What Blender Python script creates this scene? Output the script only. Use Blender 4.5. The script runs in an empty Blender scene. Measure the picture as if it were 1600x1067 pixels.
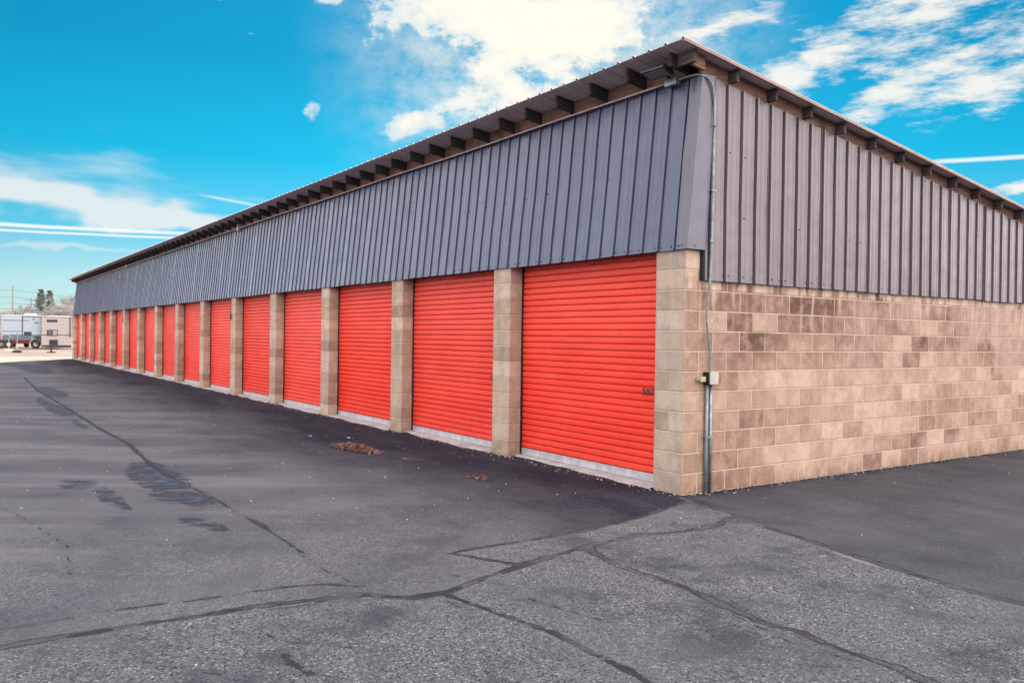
import bpy, math, random
import numpy as np
from mathutils import Vector, Matrix, Euler

random.seed(7)
rng = np.random.default_rng(11)
scn = bpy.context.scene
col = scn.collection
R = math.radians

# ------------------------------------------------------------------ mesh helpers
class MB:
    def __init__(s):
        s.v = []; s.f = []; s.m = []
    def poly(s, pts, m=0):
        b = len(s.v); s.v += [tuple(p) for p in pts]; s.f.append(tuple(range(b, b+len(pts)))); s.m.append(m)
    def box(s, a, b, m=0):
        (x0, y0, z0), (x1, y1, z1) = a, b
        i = len(s.v)
        s.v += [(x0,y0,z0),(x1,y0,z0),(x1,y1,z0),(x0,y1,z0),(x0,y0,z1),(x1,y0,z1),(x1,y1,z1),(x0,y1,z1)]
        for q in ((0,3,2,1),(4,5,6,7),(0,1,5,4),(1,2,6,5),(2,3,7,6),(3,0,4,7)):
            s.f.append(tuple(i+k for k in q)); s.m.append(m)
    def hexa(s, pts, m=0):            # 8 corners in box order
        i = len(s.v); s.v += [tuple(p) for p in pts]
        for q in ((0,3,2,1),(4,5,6,7),(0,1,5,4),(1,2,6,5),(2,3,7,6),(3,0,4,7)):
            s.f.append(tuple(i+k for k in q)); s.m.append(m)
    def tube(s, path, r, n=10, m=0, caps=True):
        path = [Vector(p) for p in path]
        rr = r if isinstance(r, (list, tuple)) else [r]*len(path)
        base = len(s.v); up = None
        for i, p in enumerate(path):
            a = path[max(i-1, 0)]; b = path[min(i+1, len(path)-1)]
            d = (b-a).normalized()
            if up is None:
                up = Vector((0,0,1)) if abs(d.z) < .9 else Vector((1,0,0))
            u = d.cross(up).normalized(); w = u.cross(d).normalized(); up = w
            for k in range(n):
                t = 2*math.pi*k/n
                s.v.append(tuple(p + (u*math.cos(t)+w*math.sin(t))*rr[i]))
        for i in range(len(path)-1):
            for k in range(n):
                a = base+i*n+k; b = base+i*n+(k+1) % n
                s.f.append((a, b, b+n, a+n)); s.m.append(m)
        if caps:
            s.f.append(tuple(base+k for k in range(n))[::-1]); s.m.append(m)
            e = base+(len(path)-1)*n
            s.f.append(tuple(e+k for k in range(n))); s.m.append(m)
    def strip(s, A, B, m=0):          # quads between two point rows
        i = len(s.v); n = len(A)
        s.v += [tuple(p) for p in A]+[tuple(p) for p in B]
        for k in range(n-1):
            s.f.append((i+k, i+k+1, i+n+k+1, i+n+k)); s.m.append(m)
    def build(s, name, mats, parent=None, loc=(0,0,0), smooth=False, bevel=0, solid=0):
        me = bpy.data.meshes.new(name)
        me.from_pydata(s.v, [], s.f)
        if not isinstance(mats, (list, tuple)): mats = [mats]
        for q in mats: me.materials.append(q)
        if len(mats) > 1: me.polygons.foreach_set('material_index', s.m)
        if smooth: me.polygons.foreach_set('use_smooth', [True]*len(me.polygons))
        me.update()
        o = bpy.data.objects.new(name, me); col.objects.link(o)
        o.location = loc
        if parent: o.parent = parent
        if bevel:
            b = o.modifiers.new('bevel', 'BEVEL'); b.width = bevel; b.segments = 2; b.limit_method = 'ANGLE'
        if solid:
            b = o.modifiers.new('solid', 'SOLIDIFY'); b.thickness = solid; b.offset = 0
        return o
def empty(name, loc=(0,0,0), rz=0):
    o = bpy.data.objects.new(name, None); col.objects.link(o); o.location = loc; o.rotation_euler = (0,0,rz)
    o.empty_display_size = .2
    return o
def tag(o, label, cat, group=None, kind=None):
    o['label'] = label; o['category'] = cat
    if group: o['group'] = group
    if kind: o['kind'] = kind
    return o
def structure(o):
    o['kind'] = 'structure'; return o

# ------------------------------------------------------------------ node helpers
class G:
    """tiny expression layer over a node tree"""
    def __init__(s, nt): s.nt = nt
    def n(s, t, **kw):
        q = s.nt.nodes.new(t)
        for k, v in kw.items(): setattr(q, k, v)
        return q
    def put(s, sock, v):
        if isinstance(v, bpy.types.NodeSocket): s.nt.links.new(v, sock)
        elif v is not None: sock.default_value = v
    def m(s, op, a, b=None, c=None, clamp=False):
        q = s.n('ShaderNodeMath', operation=op); q.use_clamp = clamp
        s.put(q.inputs[0], a)
        if b is not None: s.put(q.inputs[1], b)
        if c is not None: s.put(q.inputs[2], c)
        return q.outputs[0]
    def add(s, a, b): return s.m('ADD', a, b)
    def sub(s, a, b): return s.m('SUBTRACT', a, b)
    def mul(s, a, b): return s.m('MULTIPLY', a, b)
    def ss(s, v, lo, hi, a=0., b=1.):          # smoothstep
        q = s.n('ShaderNodeMapRange', interpolation_type='SMOOTHSTEP')
        s.put(q.inputs[0], v); s.put(q.inputs[1], lo); s.put(q.inputs[2], hi); s.put(q.inputs[3], a); s.put(q.inputs[4], b)
        return q.outputs[0]
    def lin(s, v, lo, hi, a=0., b=1.):
        q = s.n('ShaderNodeMapRange'); q.clamp = True
        s.put(q.inputs[0], v); s.put(q.inputs[1], lo); s.put(q.inputs[2], hi); s.put(q.inputs[3], a); s.put(q.inputs[4], b)
        return q.outputs[0]
    def mix(s, f, a, b, bt='MIX'):
        q = s.n('ShaderNodeMix', data_type='RGBA', blend_type=bt)
        s.put(q.inputs[0], f)
        for i, v in ((6, a), (7, b)):
            if isinstance(v, float): v = (v, v, v)
            if isinstance(v, tuple) and len(v) == 3: v = (*v, 1)
            s.put(q.inputs[i], v)
        return q.outputs[2]
    def noise(s, vec, scale, detail=3, rough=.55, dim='3D', dist=0.):
        q = s.n('ShaderNodeTexNoise', noise_dimensions=dim)
        if vec is not None: s.put(q.inputs['Vector'], vec)
        q.inputs['Scale'].default_value = scale; q.inputs['Detail'].default_value = detail
        q.inputs['Roughness'].default_value = rough; q.inputs['Distortion'].default_value = dist
        return q.outputs['Fac']
    def vor(s, vec, scale, feature='F1', rnd=1.):
        q = s.n('ShaderNodeTexVoronoi', feature=feature)
        if vec is not None: s.put(q.inputs['Vector'], vec)
        q.inputs['Scale'].default_value = scale; q.inputs['Randomness'].default_value = rnd
        return q.outputs
    def xyz(s, x, y, z=0.):
        q = s.n('ShaderNodeCombineXYZ'); s.put(q.inputs[0], x); s.put(q.inputs[1], y); s.put(q.inputs[2], z)
        return q.outputs[0]
    def sep(s, v):
        q = s.n('ShaderNodeSeparateXYZ'); s.put(q.inputs[0], v); return q.outputs
    def scale(s, v, sc):
        q = s.n('ShaderNodeMapping'); s.put(q.inputs[0], v); q.inputs['Scale'].default_value = sc; return q.outputs[0]
    def wn(s, v):
        q = s.n('ShaderNodeTexWhiteNoise', noise_dimensions='3D'); s.put(q.inputs[0], v); return q.outputs
    def ramp(s, f, stops):
        q = s.n('ShaderNodeValToRGB'); s.put(q.inputs[0], f)
        e = q.color_ramp.elements
        while len(e) < len(stops): e.new(.5)
        for i, (p, c) in enumerate(stops):
            e[i].position = p; e[i].color = (*c, 1)
        return q.outputs[0]
    def bump(s, h, dist, strength=1.):
        q = s.n('ShaderNodeBump'); s.put(q.inputs['Height'], h); q.inputs['Distance'].default_value = dist
        q.inputs['Strength'].default_value = strength
        return q.outputs[0]

def mat(name, rough=.7, metal=0., spec=.5):
    m = bpy.data.materials.new(name); m.use_nodes = True
    nt = m.node_tree; g = G(nt)
    b = nt.nodes['Principled BSDF']
    b.inputs['Roughness'].default_value = rough; b.inputs['Metallic'].default_value = metal
    b.inputs['Specular IOR Level'].default_value = spec
    tc = nt.nodes.new('ShaderNodeTexCoord')
    return m, g, b, tc.outputs['Object']
def simple(name, c, rough=.6, metal=0., var=.12, sc=6., spec=.5):
    m, g, b, P = mat(name, rough, metal, spec)
    n = g.noise(P, sc, 4, .6)
    lo = tuple(max(0, q*(1-var*1.6)) for q in c); hi = tuple(q*(1+var*1.2) for q in c)
    g.put(b.inputs['Base Color'], g.mix(g.ss(n, .3, .7), lo, hi))
    g.put(b.inputs['Roughness'], g.lin(g.noise(P, sc*3, 3), .3, .7, rough*.85, min(1, rough*1.12)))
    return m

# ------------------------------------------------------------------ block masonry
BH, BW = .2032, .4064
def masonry(name, axis, front=False, pillar=False):
    m, g, b, P = mat(name, .9, 0, .3)
    x, y, z = g.sep(P)[:3]
    u = x if axis == 'x' else y
    row = g.m('FLOOR', g.m('DIVIDE', z, BH))
    par = g.m('FLOORED_MODULO', row, 2.)
    if pillar:
        uu = g.m('DIVIDE', g.add(u, 50.), 200.)           # one block across
        colid = g.m('FLOOR', uu)
    else:
        # side wall: even rows start with a half block, odd rows with a full one
        off = g.mul(par if front else g.sub(1., par), .5)
        uu = g.add(g.m('DIVIDE', u, BW), off)
        colid = g.m('FLOOR', uu)
    fu = g.m('FRACT', uu); fz = g.m('FRACT', g.m('DIVIDE', z, BH))
    wob = g.mul(g.sub(g.noise(P, 22, 2), .5), .006)
    du = g.mul(g.m('MINIMUM', fu, g.sub(1., fu)), 200. if pillar else BW)
    dz = g.mul(g.m('MINIMUM', fz, g.sub(1., fz)), BH)
    d = g.add(g.m('MINIMUM', du, dz), wob)
    mort = g.ss(d, .0035, .0075, 1., 0.)
    oi = g.n('ShaderNodeObjectInfo')
    idv = g.xyz(colid, row, g.mul(oi.outputs['Random'], 37.) if pillar else (5. if front else 9.))
    w = g.wn(idv)
    rnd, rc = w[0], g.sep(w[1])
    # block tones
    if front or pillar:
        base = g.ramp(rnd, [(0., (.27,.19,.14)), (.35, (.365,.27,.205)), (.7, (.425,.325,.255)), (1., (.50,.40,.325))])
        if front:
            base = g.mix(g.mul(rc[1], .5), base, (.36, .325, .30))
    else:
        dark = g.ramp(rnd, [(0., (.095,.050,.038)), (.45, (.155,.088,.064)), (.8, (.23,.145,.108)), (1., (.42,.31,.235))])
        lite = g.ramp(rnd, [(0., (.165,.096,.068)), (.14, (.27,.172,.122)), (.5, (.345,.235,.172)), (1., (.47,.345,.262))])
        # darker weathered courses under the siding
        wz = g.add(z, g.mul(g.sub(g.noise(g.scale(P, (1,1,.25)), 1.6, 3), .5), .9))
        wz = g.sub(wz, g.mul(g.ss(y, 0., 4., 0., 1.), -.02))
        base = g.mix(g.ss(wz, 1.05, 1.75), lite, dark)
        # near the corner the blocks are cleaner and yellower
        base = g.mix(g.ss(y, .05, .55, .8, 0.), base, g.mix(rnd, (.29,.20,.14), (.36,.255,.185)))
        # farther along paler patches
        pal = g.mul(g.ss(g.noise(g.scale(P, (1,1,1.4)), .55, 3), .46, .62), g.ss(y, 1.2, 4., 0., .55))
        base = g.mix(pal, base, (.49, .37, .295))
    # stains: vertical drips and cloudy blotches
    drip = g.noise(g.scale(P, (7, 7, .7)), 1.5, 4, .6)
    cloud = g.noise(P, 6, 4, .65)
    base = g.mix(g.ss(cloud, .40, .66, 0., .6), base, g.mix(.45, base, (.60, .47, .37)))
    if not (front or pillar):
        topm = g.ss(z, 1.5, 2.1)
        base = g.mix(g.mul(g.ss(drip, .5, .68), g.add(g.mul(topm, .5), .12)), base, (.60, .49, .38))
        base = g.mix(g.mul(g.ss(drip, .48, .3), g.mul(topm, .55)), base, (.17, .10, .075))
        base = g.mix(g.mul(g.ss(z, .22, .0), g.ss(g.noise(g.scale(P, (3,3,1)), 2.4, 4, .7), .35, .65, .1, .7)), base, (.15, .095, .075))
        # pale efflorescence on the first visible course
        base = g.mix(g.mul(g.ss(z, 2.02, 2.06), g.ss(g.noise(g.scale(P, (1.6,1.6,.6)), 2.4, 4), .44, .56, 0., .75)), base, (.60, .50, .38))
    else:
        base = g.mix(g.mul(g.ss(drip, .5, .3), .3), base, (.25, .19, .15))
        base = g.mix(g.ss(z, .25, .0, 0., .35), base, (.27, .19, .14))
    base = g.mix(g.ss(g.noise(P, 3.4, 5, .74), .56, .36, 0., .6), base, g.mix(.5, base, (.16, .10, .075)))
    if not (front or pillar): base = g.mix(1., base, (1.0, .955, .99), 'MULTIPLY')
    # speckle of the aggregate
    sp = g.noise(P, 190, 2, .7)
    base = g.mix(.9, base, g.mix(g.ss(sp, .34, .66), (.22,.22,.22), (.78,.78,.78)), 'OVERLAY')
    pit = g.vor(P, 85)[0]
    pm = g.ss(pit, .10, .20, .6, 0.)
    base = g.mix(g.mul(pm, g.ss(g.noise(P, 30, 2), .5, .6)), base, (.13, .095, .075))
    edge = g.ss(d, .007, .03, .22, 0.)
    base = g.mix(edge, base, (.2, .14, .10))
    mcol = g.mix(g.noise(P, 9, 3), (.42, .32, .25), (.62, .50, .41))
    msoft = g.mul(mort, g.ss(g.noise(P, 2.2, 2), .3, .48, .45, .95))
    g.put(b.inputs['Base Color'], g.mix(msoft, base, mcol))
    h = g.add(g.mul(g.ss(d, .002, .009), 1.), g.add(g.mul(sp, .35), g.mul(g.noise(P, 60, 3), .4)))
    g.put(b.inputs['Normal'], g.bump(g.add(h, g.mul(pm, -.6)), .0055, .9))
    return m
M = {}
M['side'] = masonry('block_wall_tan', 'y')
M['corner'] = masonry('block_corner_grey_tan', 'x', front=True)
M['pillar'] = masonry('block_pillar', 'x', pillar=True)

# ------------------------------------------------------------------ painted siding
def siding_mat(name, c, axis):
    m, g, b, P = mat(name, .42, 0., .5)
    x, y, z = g.sep(P)[:3]
    u = x if axis == 'x' else y
    pid = g.m('FLOOR', g.m('DIVIDE', u, .9144))
    w = g.wn(g.xyz(pid, 3., 1.))[0]
    k = g.lin(w, 0, 1, .90, 1.08)
    streak = g.noise(g.scale(P, (22, 22, .35)), 1., 4, .65)
    blot = g.noise(P, 1.3, 4, .6)
    c1 = g.mix(g.ss(streak, .3, .72), tuple(q*.88 for q in c), tuple(q*1.12 for q in c))
    c1 = g.mix(g.ss(blot, .35, .75, 0., .3), c1, tuple(q*1.35+.01 for q in c))
    vm = g.n('ShaderNodeVectorMath', operation='SCALE'); g.put(vm.inputs[0], c1); g.put(vm.inputs[3], k)
    dust = g.noise(P, 45, 3, .7)
    cc = g.mix(g.ss(dust, .6, .8, 0., .25), vm.outputs[0], (.32, .30, .30))
    # grime collecting along the bottom of the sheet
    base = g.mix(g.mul(g.ss(streak, .45, .7), .18), cc, (.055, .045, .05))
    g.put(b.inputs['Base Color'], base)
    g.put(b.inputs['Roughness'], g.lin(g.noise(P, 5, 4), .3, .7, .20, .38))
    g.put(b.inputs['Normal'], g.bump(g.noise(g.scale(P, (2, 2, .7)), 1.2, 1), .010, .5))
    return m
M['siding_f'] = siding_mat('painted_steel_front_shaded', (.060, .075, .135), 'x')  # front copy of the one siding paint, its shade put into the colour
M['siding_s'] = siding_mat('painted_steel_side_lit', (.135, .112, .138), 'y')  # side copy of the same paint, lightened and warmed for its stronger light
M['siding_t'] = siding_mat('painted_steel_trim', (.092, .092, .130), 'x')  # trim copy, toned between the shaded front and the lit side
M['screw'] = simple('screw_head', (.05, .05, .06), .5, .3)
# roof sheet: warm underside
def roof_mat():
    m, g, b, P = mat('roof_sheet', .55, .1)
    n = g.noise(g.scale(P, (6, .6, 1)), 1.2, 4, .6)
    c = g.mix(g.ss(n, .3, .7), (.62, .47, .46), (.74, .60, .58))
    g.put(b.inputs['Base Color'], g.mix(g.ss(g.noise(P, 2.5, 3), .5, .8, 0., .5), c, (.55, .44, .42)))
    return m
M['roof'] = roof_mat()
def wood(name, a, bb, axis=(1, 1, 1)):
    m, g, b, P = mat(name, .85, 0, .3)
    n = g.noise(g.scale(P, axis), 5, 5, .65)
    k = g.noise(P, 3.1, 3, .6)
    c = g.mix(g.ss(n, .3, .7), a, bb)
    c = g.mix(g.ss(k, .5, .72, 0., .7), c, tuple(q*.35 for q in a))
    sp = g.noise(P, 38, 2)
    c = g.mix(g.ss(sp, .68, .74, 0., .6), c, (.50, .38, .26))
    oi = g.n('ShaderNodeObjectInfo')
    v = g.n('ShaderNodeHueSaturation'); g.put(v.inputs['Color'], c); g.put(v.inputs['Value'], g.lin(oi.outputs['Random'], 0, 1, .75, 1.2))
    g.put(b.inputs['Base Color'], v.outputs[0])
    g.put(b.inputs['Normal'], g.bump(n, .003, .7))
    return m
M['rafter'] = wood('weathered_rafter_wood', (.018, .017, .022), (.048, .036, .036), (8, 1, 8))
M['lookout'] = wood('lookout_wood', (.04, .032, .034), (.095, .066, .058), (1, 8, 8))
M['board_x'] = wood('rim_board_wood', (.11, .055, .042), (.21, .115, .085), (1, 8, 8))
M['board_y'] = wood('rake_board_wood', (.12, .065, .05), (.25, .145, .11), (8, 1.2, 8))
M['conc'] = None
def concrete(name, c, rough=.9):
    m, g, b, P = mat(name, rough, 0, .3)
    n = g.noise(P, 3, 5, .65)
    q = g.mix(g.ss(n, .3, .7), tuple(v*.68 for v in c), tuple(v*1.12 for v in c))
    q = g.mix(g.ss(g.noise(P, 60, 3), .55, .75, 0., .5), q, tuple(v*.45 for v in c))
    g.put(b.inputs['Base Color'], q)
    g.put(b.inputs['Normal'], g.bump(g.noise(P, 70, 4), .004, .8))
    return m
M['conc'] = concrete('sill_concrete', (.40, .38, .385))
M['dark'] = simple('dark_void', (.012, .012, .014), .9)
# roll-up door enamel
def door_mat():
    m, g, b, P = mat('red_door_enamel', .45, 0., .22)
    oi = g.n('ShaderNodeObjectInfo')
    x, y, z = g.sep(P)[:3]
    n = g.noise(g.scale(P, (.5, 1, 2.2)), 1.5, 4, .6)
    c = g.mix(g.ss(n, .3, .72), (.72, .026, .011), (.86, .042, .019))
    c = g.mix(g.ss(g.noise(g.scale(P, (1., 1, 5)), 2.4, 3), .5, .75, 0., .3), c, (.86, .08, .05))
    # faded, dusty upper half
    c = g.mix(g.ss(g.add(z, g.mul(n, .9)), 1.2, 2.7, 0., .3), c, (.84, .12, .085))
    c = g.mix(g.ss(g.noise(P, 55, 3, .7), .62, .78, 0., .3), c, (.42, .03, .02))
    hv = g.n('ShaderNodeHueSaturation'); g.put(hv.inputs['Color'], c); g.put(hv.inputs['Value'], g.lin(oi.outputs['Random'], 0, 1, .93, 1.03)); g.put(hv.inputs['Saturation'], g.lin(g.m('FRACT', g.mul(oi.outputs['Random'], 7.3)), 0, 1, .97, 1.0)); c = hv.outputs[0]
    scf = g.noise(g.xyz(g.add(g.mul(x, 1.2), g.mul(oi.outputs['Random'], 90.)), 0., g.mul(z, 9.)), 2.2, 4, .72)
    c = g.mix(g.ss(scf, .62, .78, 0., .5), c, (.86, .24, .18))
    # grime down at the foot
    c = g.mix(g.mul(g.ss(z, .45, .1), g.ss(g.noise(P, 7, 4), .4, .7, 0., .45)), c, (.30, .06, .04))
    g.put(b.inputs['Base Color'], c)
    g.put(b.inputs['Roughness'], g.lin(g.noise(P, 8, 3), .3, .7, .42, .58))
    g.put(b.inputs['Normal'], g.bump(g.noise(g.scale(P, (.7, 1, 4)), 3.2, 2), .004, .6))
    return m
M['door'] = door_mat()
M['bar'] = simple('bottom_bar_steel', (.46, .44, .47), .45, .3, .12, 9)
M['trackm'] = simple('door_track_dark', (.02, .02, .024), .5, .5)
M['black'] = simple('black_paint', (.012, .011, .012), .5)
M['galv'] = simple('galvanised_conduit', (.20, .245, .27), .45, .3, .2, 14)
M['galv3'] = simple('pale_conduit_mauve', (.42, .34, .36), .5, .1, .15, 14)
M['galv2'] = simple('galvanised_conduit_metallic', (.22, .27, .30), .4, .6, .2, 14)  # second conduit metal, more metallic than the first
M['boxg'] = simple('pale_metal_box', (.44, .40, .385), .45, .2, .08, 12)
M['beige'] = simple('beige_plastic', (.42, .35, .24), .5, 0, .08, 12)
M['lamp'] = simple('lamp_housing_black', (.02, .022, .026), .4, .4)
M['lens'] = simple('lamp_lens', (.18, .16, .17), .15, 0)

# =================================================================== THE BUILDING
L0, CW, DW, PW, PITCH, REC = -46.0, .4064, 2.656, .39, 3.033, .204
SL = -.1355
ZR = 4.347                     # roof underside at y = 0
DEPTH = 12.0
def zr(y): return ZR + SL*y
bld = empty('storage_building', (0, 0, 0))
tag(bld, 'long storage building with red roll-up doors, tan block pillars and grey ribbed metal siding', 'building')

# side wall (block), back and core
w = MB()
w.hexa([(-.2,0.0,-.15),(0,0.0,-.15),(0,DEPTH,-.15),(-.2,DEPTH,-.15),(-.2,.0,2.45),(0,.0,2.45),(0,DEPTH,2.45),(-.2,DEPTH,2.45)])
# corner pillar front belongs to the same corner, faces -Y
me_side = w.build('side_wall', [M['side'], M['corner']], bld)
for p in me_side.data.polygons:
    if p.normal.y < -.9: p.material_index = 1
w = MB()
w.box((-CW, 0, -.15), (-.2, REC+.2, 2.45))
o = w.build('corner_pillar', M['corner'], bld)
w = MB()
w.hexa([(L0+.02,REC+.12,-.1),(-.2,REC+.12,-.1),(-.2,DEPTH-.02,-.1),(L0+.02,DEPTH-.02,-.1),
        (L0+.02,REC+.12,zr(.4)-.17),(-.2,REC+.12,zr(.4)-.17),(-.2,DEPTH-.02,zr(DEPTH)-.17),(L0+.02,DEPTH-.02,zr(DEPTH)-.17)])
w.build('light_block_core', M['dark'], bld)  # unseen dark filler box added inside the building to block light
w = MB()
w.hexa([(-.2,REC+.12,2.45),(0,REC+.12,2.45),(0,DEPTH,2.45),(-.2,DEPTH,2.45),
        (-.2,REC+.12,zr(.32)-.17),(0,REC+.12,zr(.32)-.17),(0,DEPTH,zr(DEPTH)-.17),(-.2,DEPTH,zr(DEPTH)-.17)])
w.build('gable_backing', M['dark'], bld)
# header behind the leaning siding
w = MB(); w.box((L0+.03, .03, 2.47), (-.02, REC+.11, 2.62)); w.box((L0+.03, .2, 2.62), (-.02, REC+.11, 4.1))
w.build('header', M['dark'], bld)
# back wall and far end wall
w = MB(); w.box((L0, DEPTH, -.15), (0, DEPTH+.2, zr(DEPTH)-.02)); w.box((L0-.01, .0, -.15), (L0+.19, DEPTH, 2.45))
w.box((L0-.01, .19, 2.45), (L0+.19, DEPTH, zr(DEPTH)-.02))
w.build('rear_wall', M['side'], bld)

# pillars
pm = MB(); pm.box((0, 0, -.15), (PW, REC+.1, 2.5))
proto = pm.build('pillar', M['pillar'], bld, bevel=.004)
pil_x = []
for k in range(15):
    xr = -CW-DW-k*PITCH
    o = proto if k == 0 else proto.copy()
    if k: col.objects.link(o); o.parent = bld
    o.location = (xr-PW, 0, 0)
    pil_x.append((xr-PW, xr))

# doors
def door_mesh():
    mb = MB()
    z0, z1, per = .105, 2.52, .0762
    prof = []
    n = int((z1-z0)/per)
    for i in range(n):
        a = z0+i*per
        # wide rounded band, then a tight groove under it
        prof += [(a, .030), (a+.0065, .030), (a+.0085, .001), (a+.022, -.004), (a+.045, -.0055), (a+.064, -.005), (a+.0715, .001), (a+.0735, .030)]
    prof.append((z1, .02))
    nx = 12
    xs = [0.02+(DW-.04)*i/nx for i in range(nx+1)]
    rows = []
    for (z, d) in prof:
        rows.append([(x, d+.0035*math.sin(x*2.3+z*2.9), z) for x in xs])
    for a, b in zip(rows[:-1], rows[1:]):
        mb.strip(a, b)
    return mb
dm = door_mesh()
protod = dm.build('roll_up_door', M['door'], bld)
bb = MB(); bb.box((.02, -.006, .022), (DW-.02, .022, .103)); bb.box((.02, -.018, .022), (DW-.02, -.006, .030)); bb.box((.02,-.010,.088),(DW-.02,-.006,.103))
protob = bb.build('bottom_bar', M['bar'], protod, bevel=.002)
gb = MB(); gb.box((.02, -.004, .0), (DW-.02, .02, .021))
protog = gb.build('bottom_seal', M['trackm'], protod)
prott = []
for xx in (-.0, DW-.022):
    tk = MB(); tk.box((xx, -.022, .01), (xx+.022, .05, 2.47)); prott.append(tk.build('door_track', M['trackm'], protod))
doors = []
for k in range(15):
    x0 = -CW-DW-k*PITCH
    if k == 0:
        o = protod
    else:
        o = protod.copy(); col.objects.link(o); o.parent = bld
        for c in (protob, protog, *prott):
            q = c.copy(); col.objects.link(q); q.parent = o
    o.location = (x0, REC, 0); doors.append(o)

# unit numbers stencilled on the two nearest doors
def number(txt, door, x, z, h):
    cu = bpy.data.curves.new('unit_number', 'FONT'); cu.body = txt; cu.size = h*1.42; cu.space_character = 1.12; cu.offset = .0012
    t = bpy.data.objects.new('tmp', cu); col.objects.link(t)
    bpy.context.view_layer.update()
    me = bpy.data.meshes.new_from_object(t.evaluated_get(bpy.context.evaluated_depsgraph_get()))
    bpy.data.objects.remove(t)
    me.materials.clear(); me.materials.append(M['black'])
    for v in me.vertices: v.co = Vector((v.co.x*1.05, v.co.z, v.co.y))
    o = bpy.data.objects.new('unit_number', me); col.objects.link(o); o.parent = door
    o.location = (x, -.0125, z)
    return o
number('507', doors[0], -.800-(-CW-DW), .936, .078)
number('508', doors[1], -3.806-(-CW-DW-PITCH), .936, .078)

# concrete sills with a ragged asphalt edge
for k in range(15):
    x1 = -CW-k*PITCH; x0 = x1-DW
    mb = MB(); n = 60; front = []; frontb = []; back = []
    ph = rng.uniform(0, 6)
    for i in range(n+1):
        x = x0+(x1-x0)*i/n; t = i/n
        e = -.035+.10*(1-t)*(.5+.5*math.sin(t*3+ph)) + .028*math.sin(x*5.3+ph)+rng.normal()*.008
        if k == 0: e = .115-.165*t**1.2+.018*math.sin(x*9)+rng.normal()*.006
        e = min(max(e, -.06), .13)
        front.append((x, e, .013)); frontb.append((x, e-.008, -.02)); back.append((x, REC+.05, .020))
    mb.strip(frontb, front); mb.strip(front, back)
    mb.build('sill', M['conc'], bld)

# front siding: leaning back, ribbed
FB = (-.024, 2.430); FT = (.155, 4.172)
def fpt(x, t, h):       # t 0..1 up the sheet, h = height of rib off the plane
    y = FB[0]+(FT[0]-FB[0])*t; z = FB[1]+(FT[1]-FB[1])*t
    ny, nz = -(FT[1]-FB[1]), (FT[0]-FB[0]); l = math.hypot(ny, nz)
    return (x, y+ny/l*h, z+nz/l*h)
def rib_profile(u0, u1, ribs, H=.019, side=0, gw=.010, gd=.022):
    pr = [(u0, 0.)]
    for r in ribs:
        if side > 0: pr += [(r-.026, 0), (r-.011, H), (r+.013, H), (r+.015, -gd), (r+.015+gw, -gd), (r+.018+gw, 0)]
        elif side < 0: pr += [(r-.018-gw, 0), (r-.015-gw, -gd), (r-.015, -gd), (r-.013, H), (r+.011, H), (r+.026, 0)]
        else: pr += [(r-.026, 0), (r-.011, H), (r+.011, H), (r+.026, 0)]
        for q in (.0762, .1524):
            if u0 < r+q-.012 and r+q+.012 < u1: pr += [(r+q-.012, 0), (r+q-.005, .0035), (r+q+.005, .0035), (r+q+.012, 0)]
    pr.append((u1, 0.)); pr = [p for p in pr if u0 <= p[0] <= u1]
    return sorted(pr, key=lambda p: p[0])
ribx = [-.1444-.2286*k for k in range(0, 201) if -.373-.2286*k > L0+.03]
# lapped sheets: each panel four ribs wide, edges lifted a touch, own small tilt
mb = MB(); sc = MB()
pans = [(-.331, -.085)]; x1 = -.331; k = 0
while x1 > L0:
    x0 = max(L0, -.373-.9144*(k+1)+.03+.012) if k >= 0 else x1
    pans.append((x0, x1)); x1 = x0; k += 1
for i, (x0, x1) in enumerate(pans):
    if x1-x0 < .02: continue
    rr = [r for r in ribx if x0-.03 < r < x1+.03]
    pr = rib_profile(x0, x1, rr, .017, 1, .009, .020)
    lift = rng.uniform(-.002, .003); dz = rng.uniform(-.004, .004)
    rows = []
    for t in (0, .25, .5, .75, 1):
        bow = lift+rng.normal()*.0015
        tt = t+(dz/1.75 if t == 0 else 0)
        row = []
        for (x, h) in pr:
            e = .003*math.exp(-((x-x0)/.03)**2)+.0022*math.exp(-((x1-x)/.03)**2)
            row.append(fpt(x, tt, h+bow+e))
        rows.append(row)
    for a, b in zip(rows[:-1], rows[1:]): mb.strip(a, b)
sc = mb
for r in ribx:
    for t in (.022, .5, .975):
        for dx in (.045,) if t != .022 else (.045, .19):
            if random.random() < (.75 if t == .5 else .3): continue
            c = Vector(fpt(r+dx, t, .006)); s_ = .0065
            sc.box((c.x-s_, c.y-.004, c.z-s_), (c.x+s_, c.y+.006, c.z+s_), 1)
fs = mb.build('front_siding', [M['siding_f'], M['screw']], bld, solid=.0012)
# smooth corner trim that wraps the corner
mb = MB()
A = [(-.108,.010),(-.100,.020),(-.085,.016),(-.06,.014),(-.04,.016),(-.02,.018),(.004,.017)]
rows = []
for i in range(15):
    t = i/14
    row = [fpt(x, t*1.0, h+.0035*math.sin(t*7+x*9)+(.012*math.exp(-((t-.55)/.10)**2-((x+.06)/.08)**2))) for x, h in A]
    yb = fpt(0, t, .016)[1]; z = row[-1][2]
    ye = .215+.115*t
    row.append((.052, yb+.004, z)); row.append((.060, (yb+ye)/2+.01, z-.0)); row.append((.064, ye-.03, z)); row.append((.072, ye-.018, z)); row.append((.066, ye, z))
    rows.append(row)
for a, b in zip(rows[:-1], rows[1:]): mb.strip(a, b)
for x, t, s_ in ((-.07, .02, .007), (-.02, .022, .006), (-.02, .97, .007)):
    c = Vector(fpt(x, t, .022)); mb.box((c.x-s_, c.y-.004, c.z-s_), (c.x+s_, c.y+.004, c.z+s_), 1)
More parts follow.
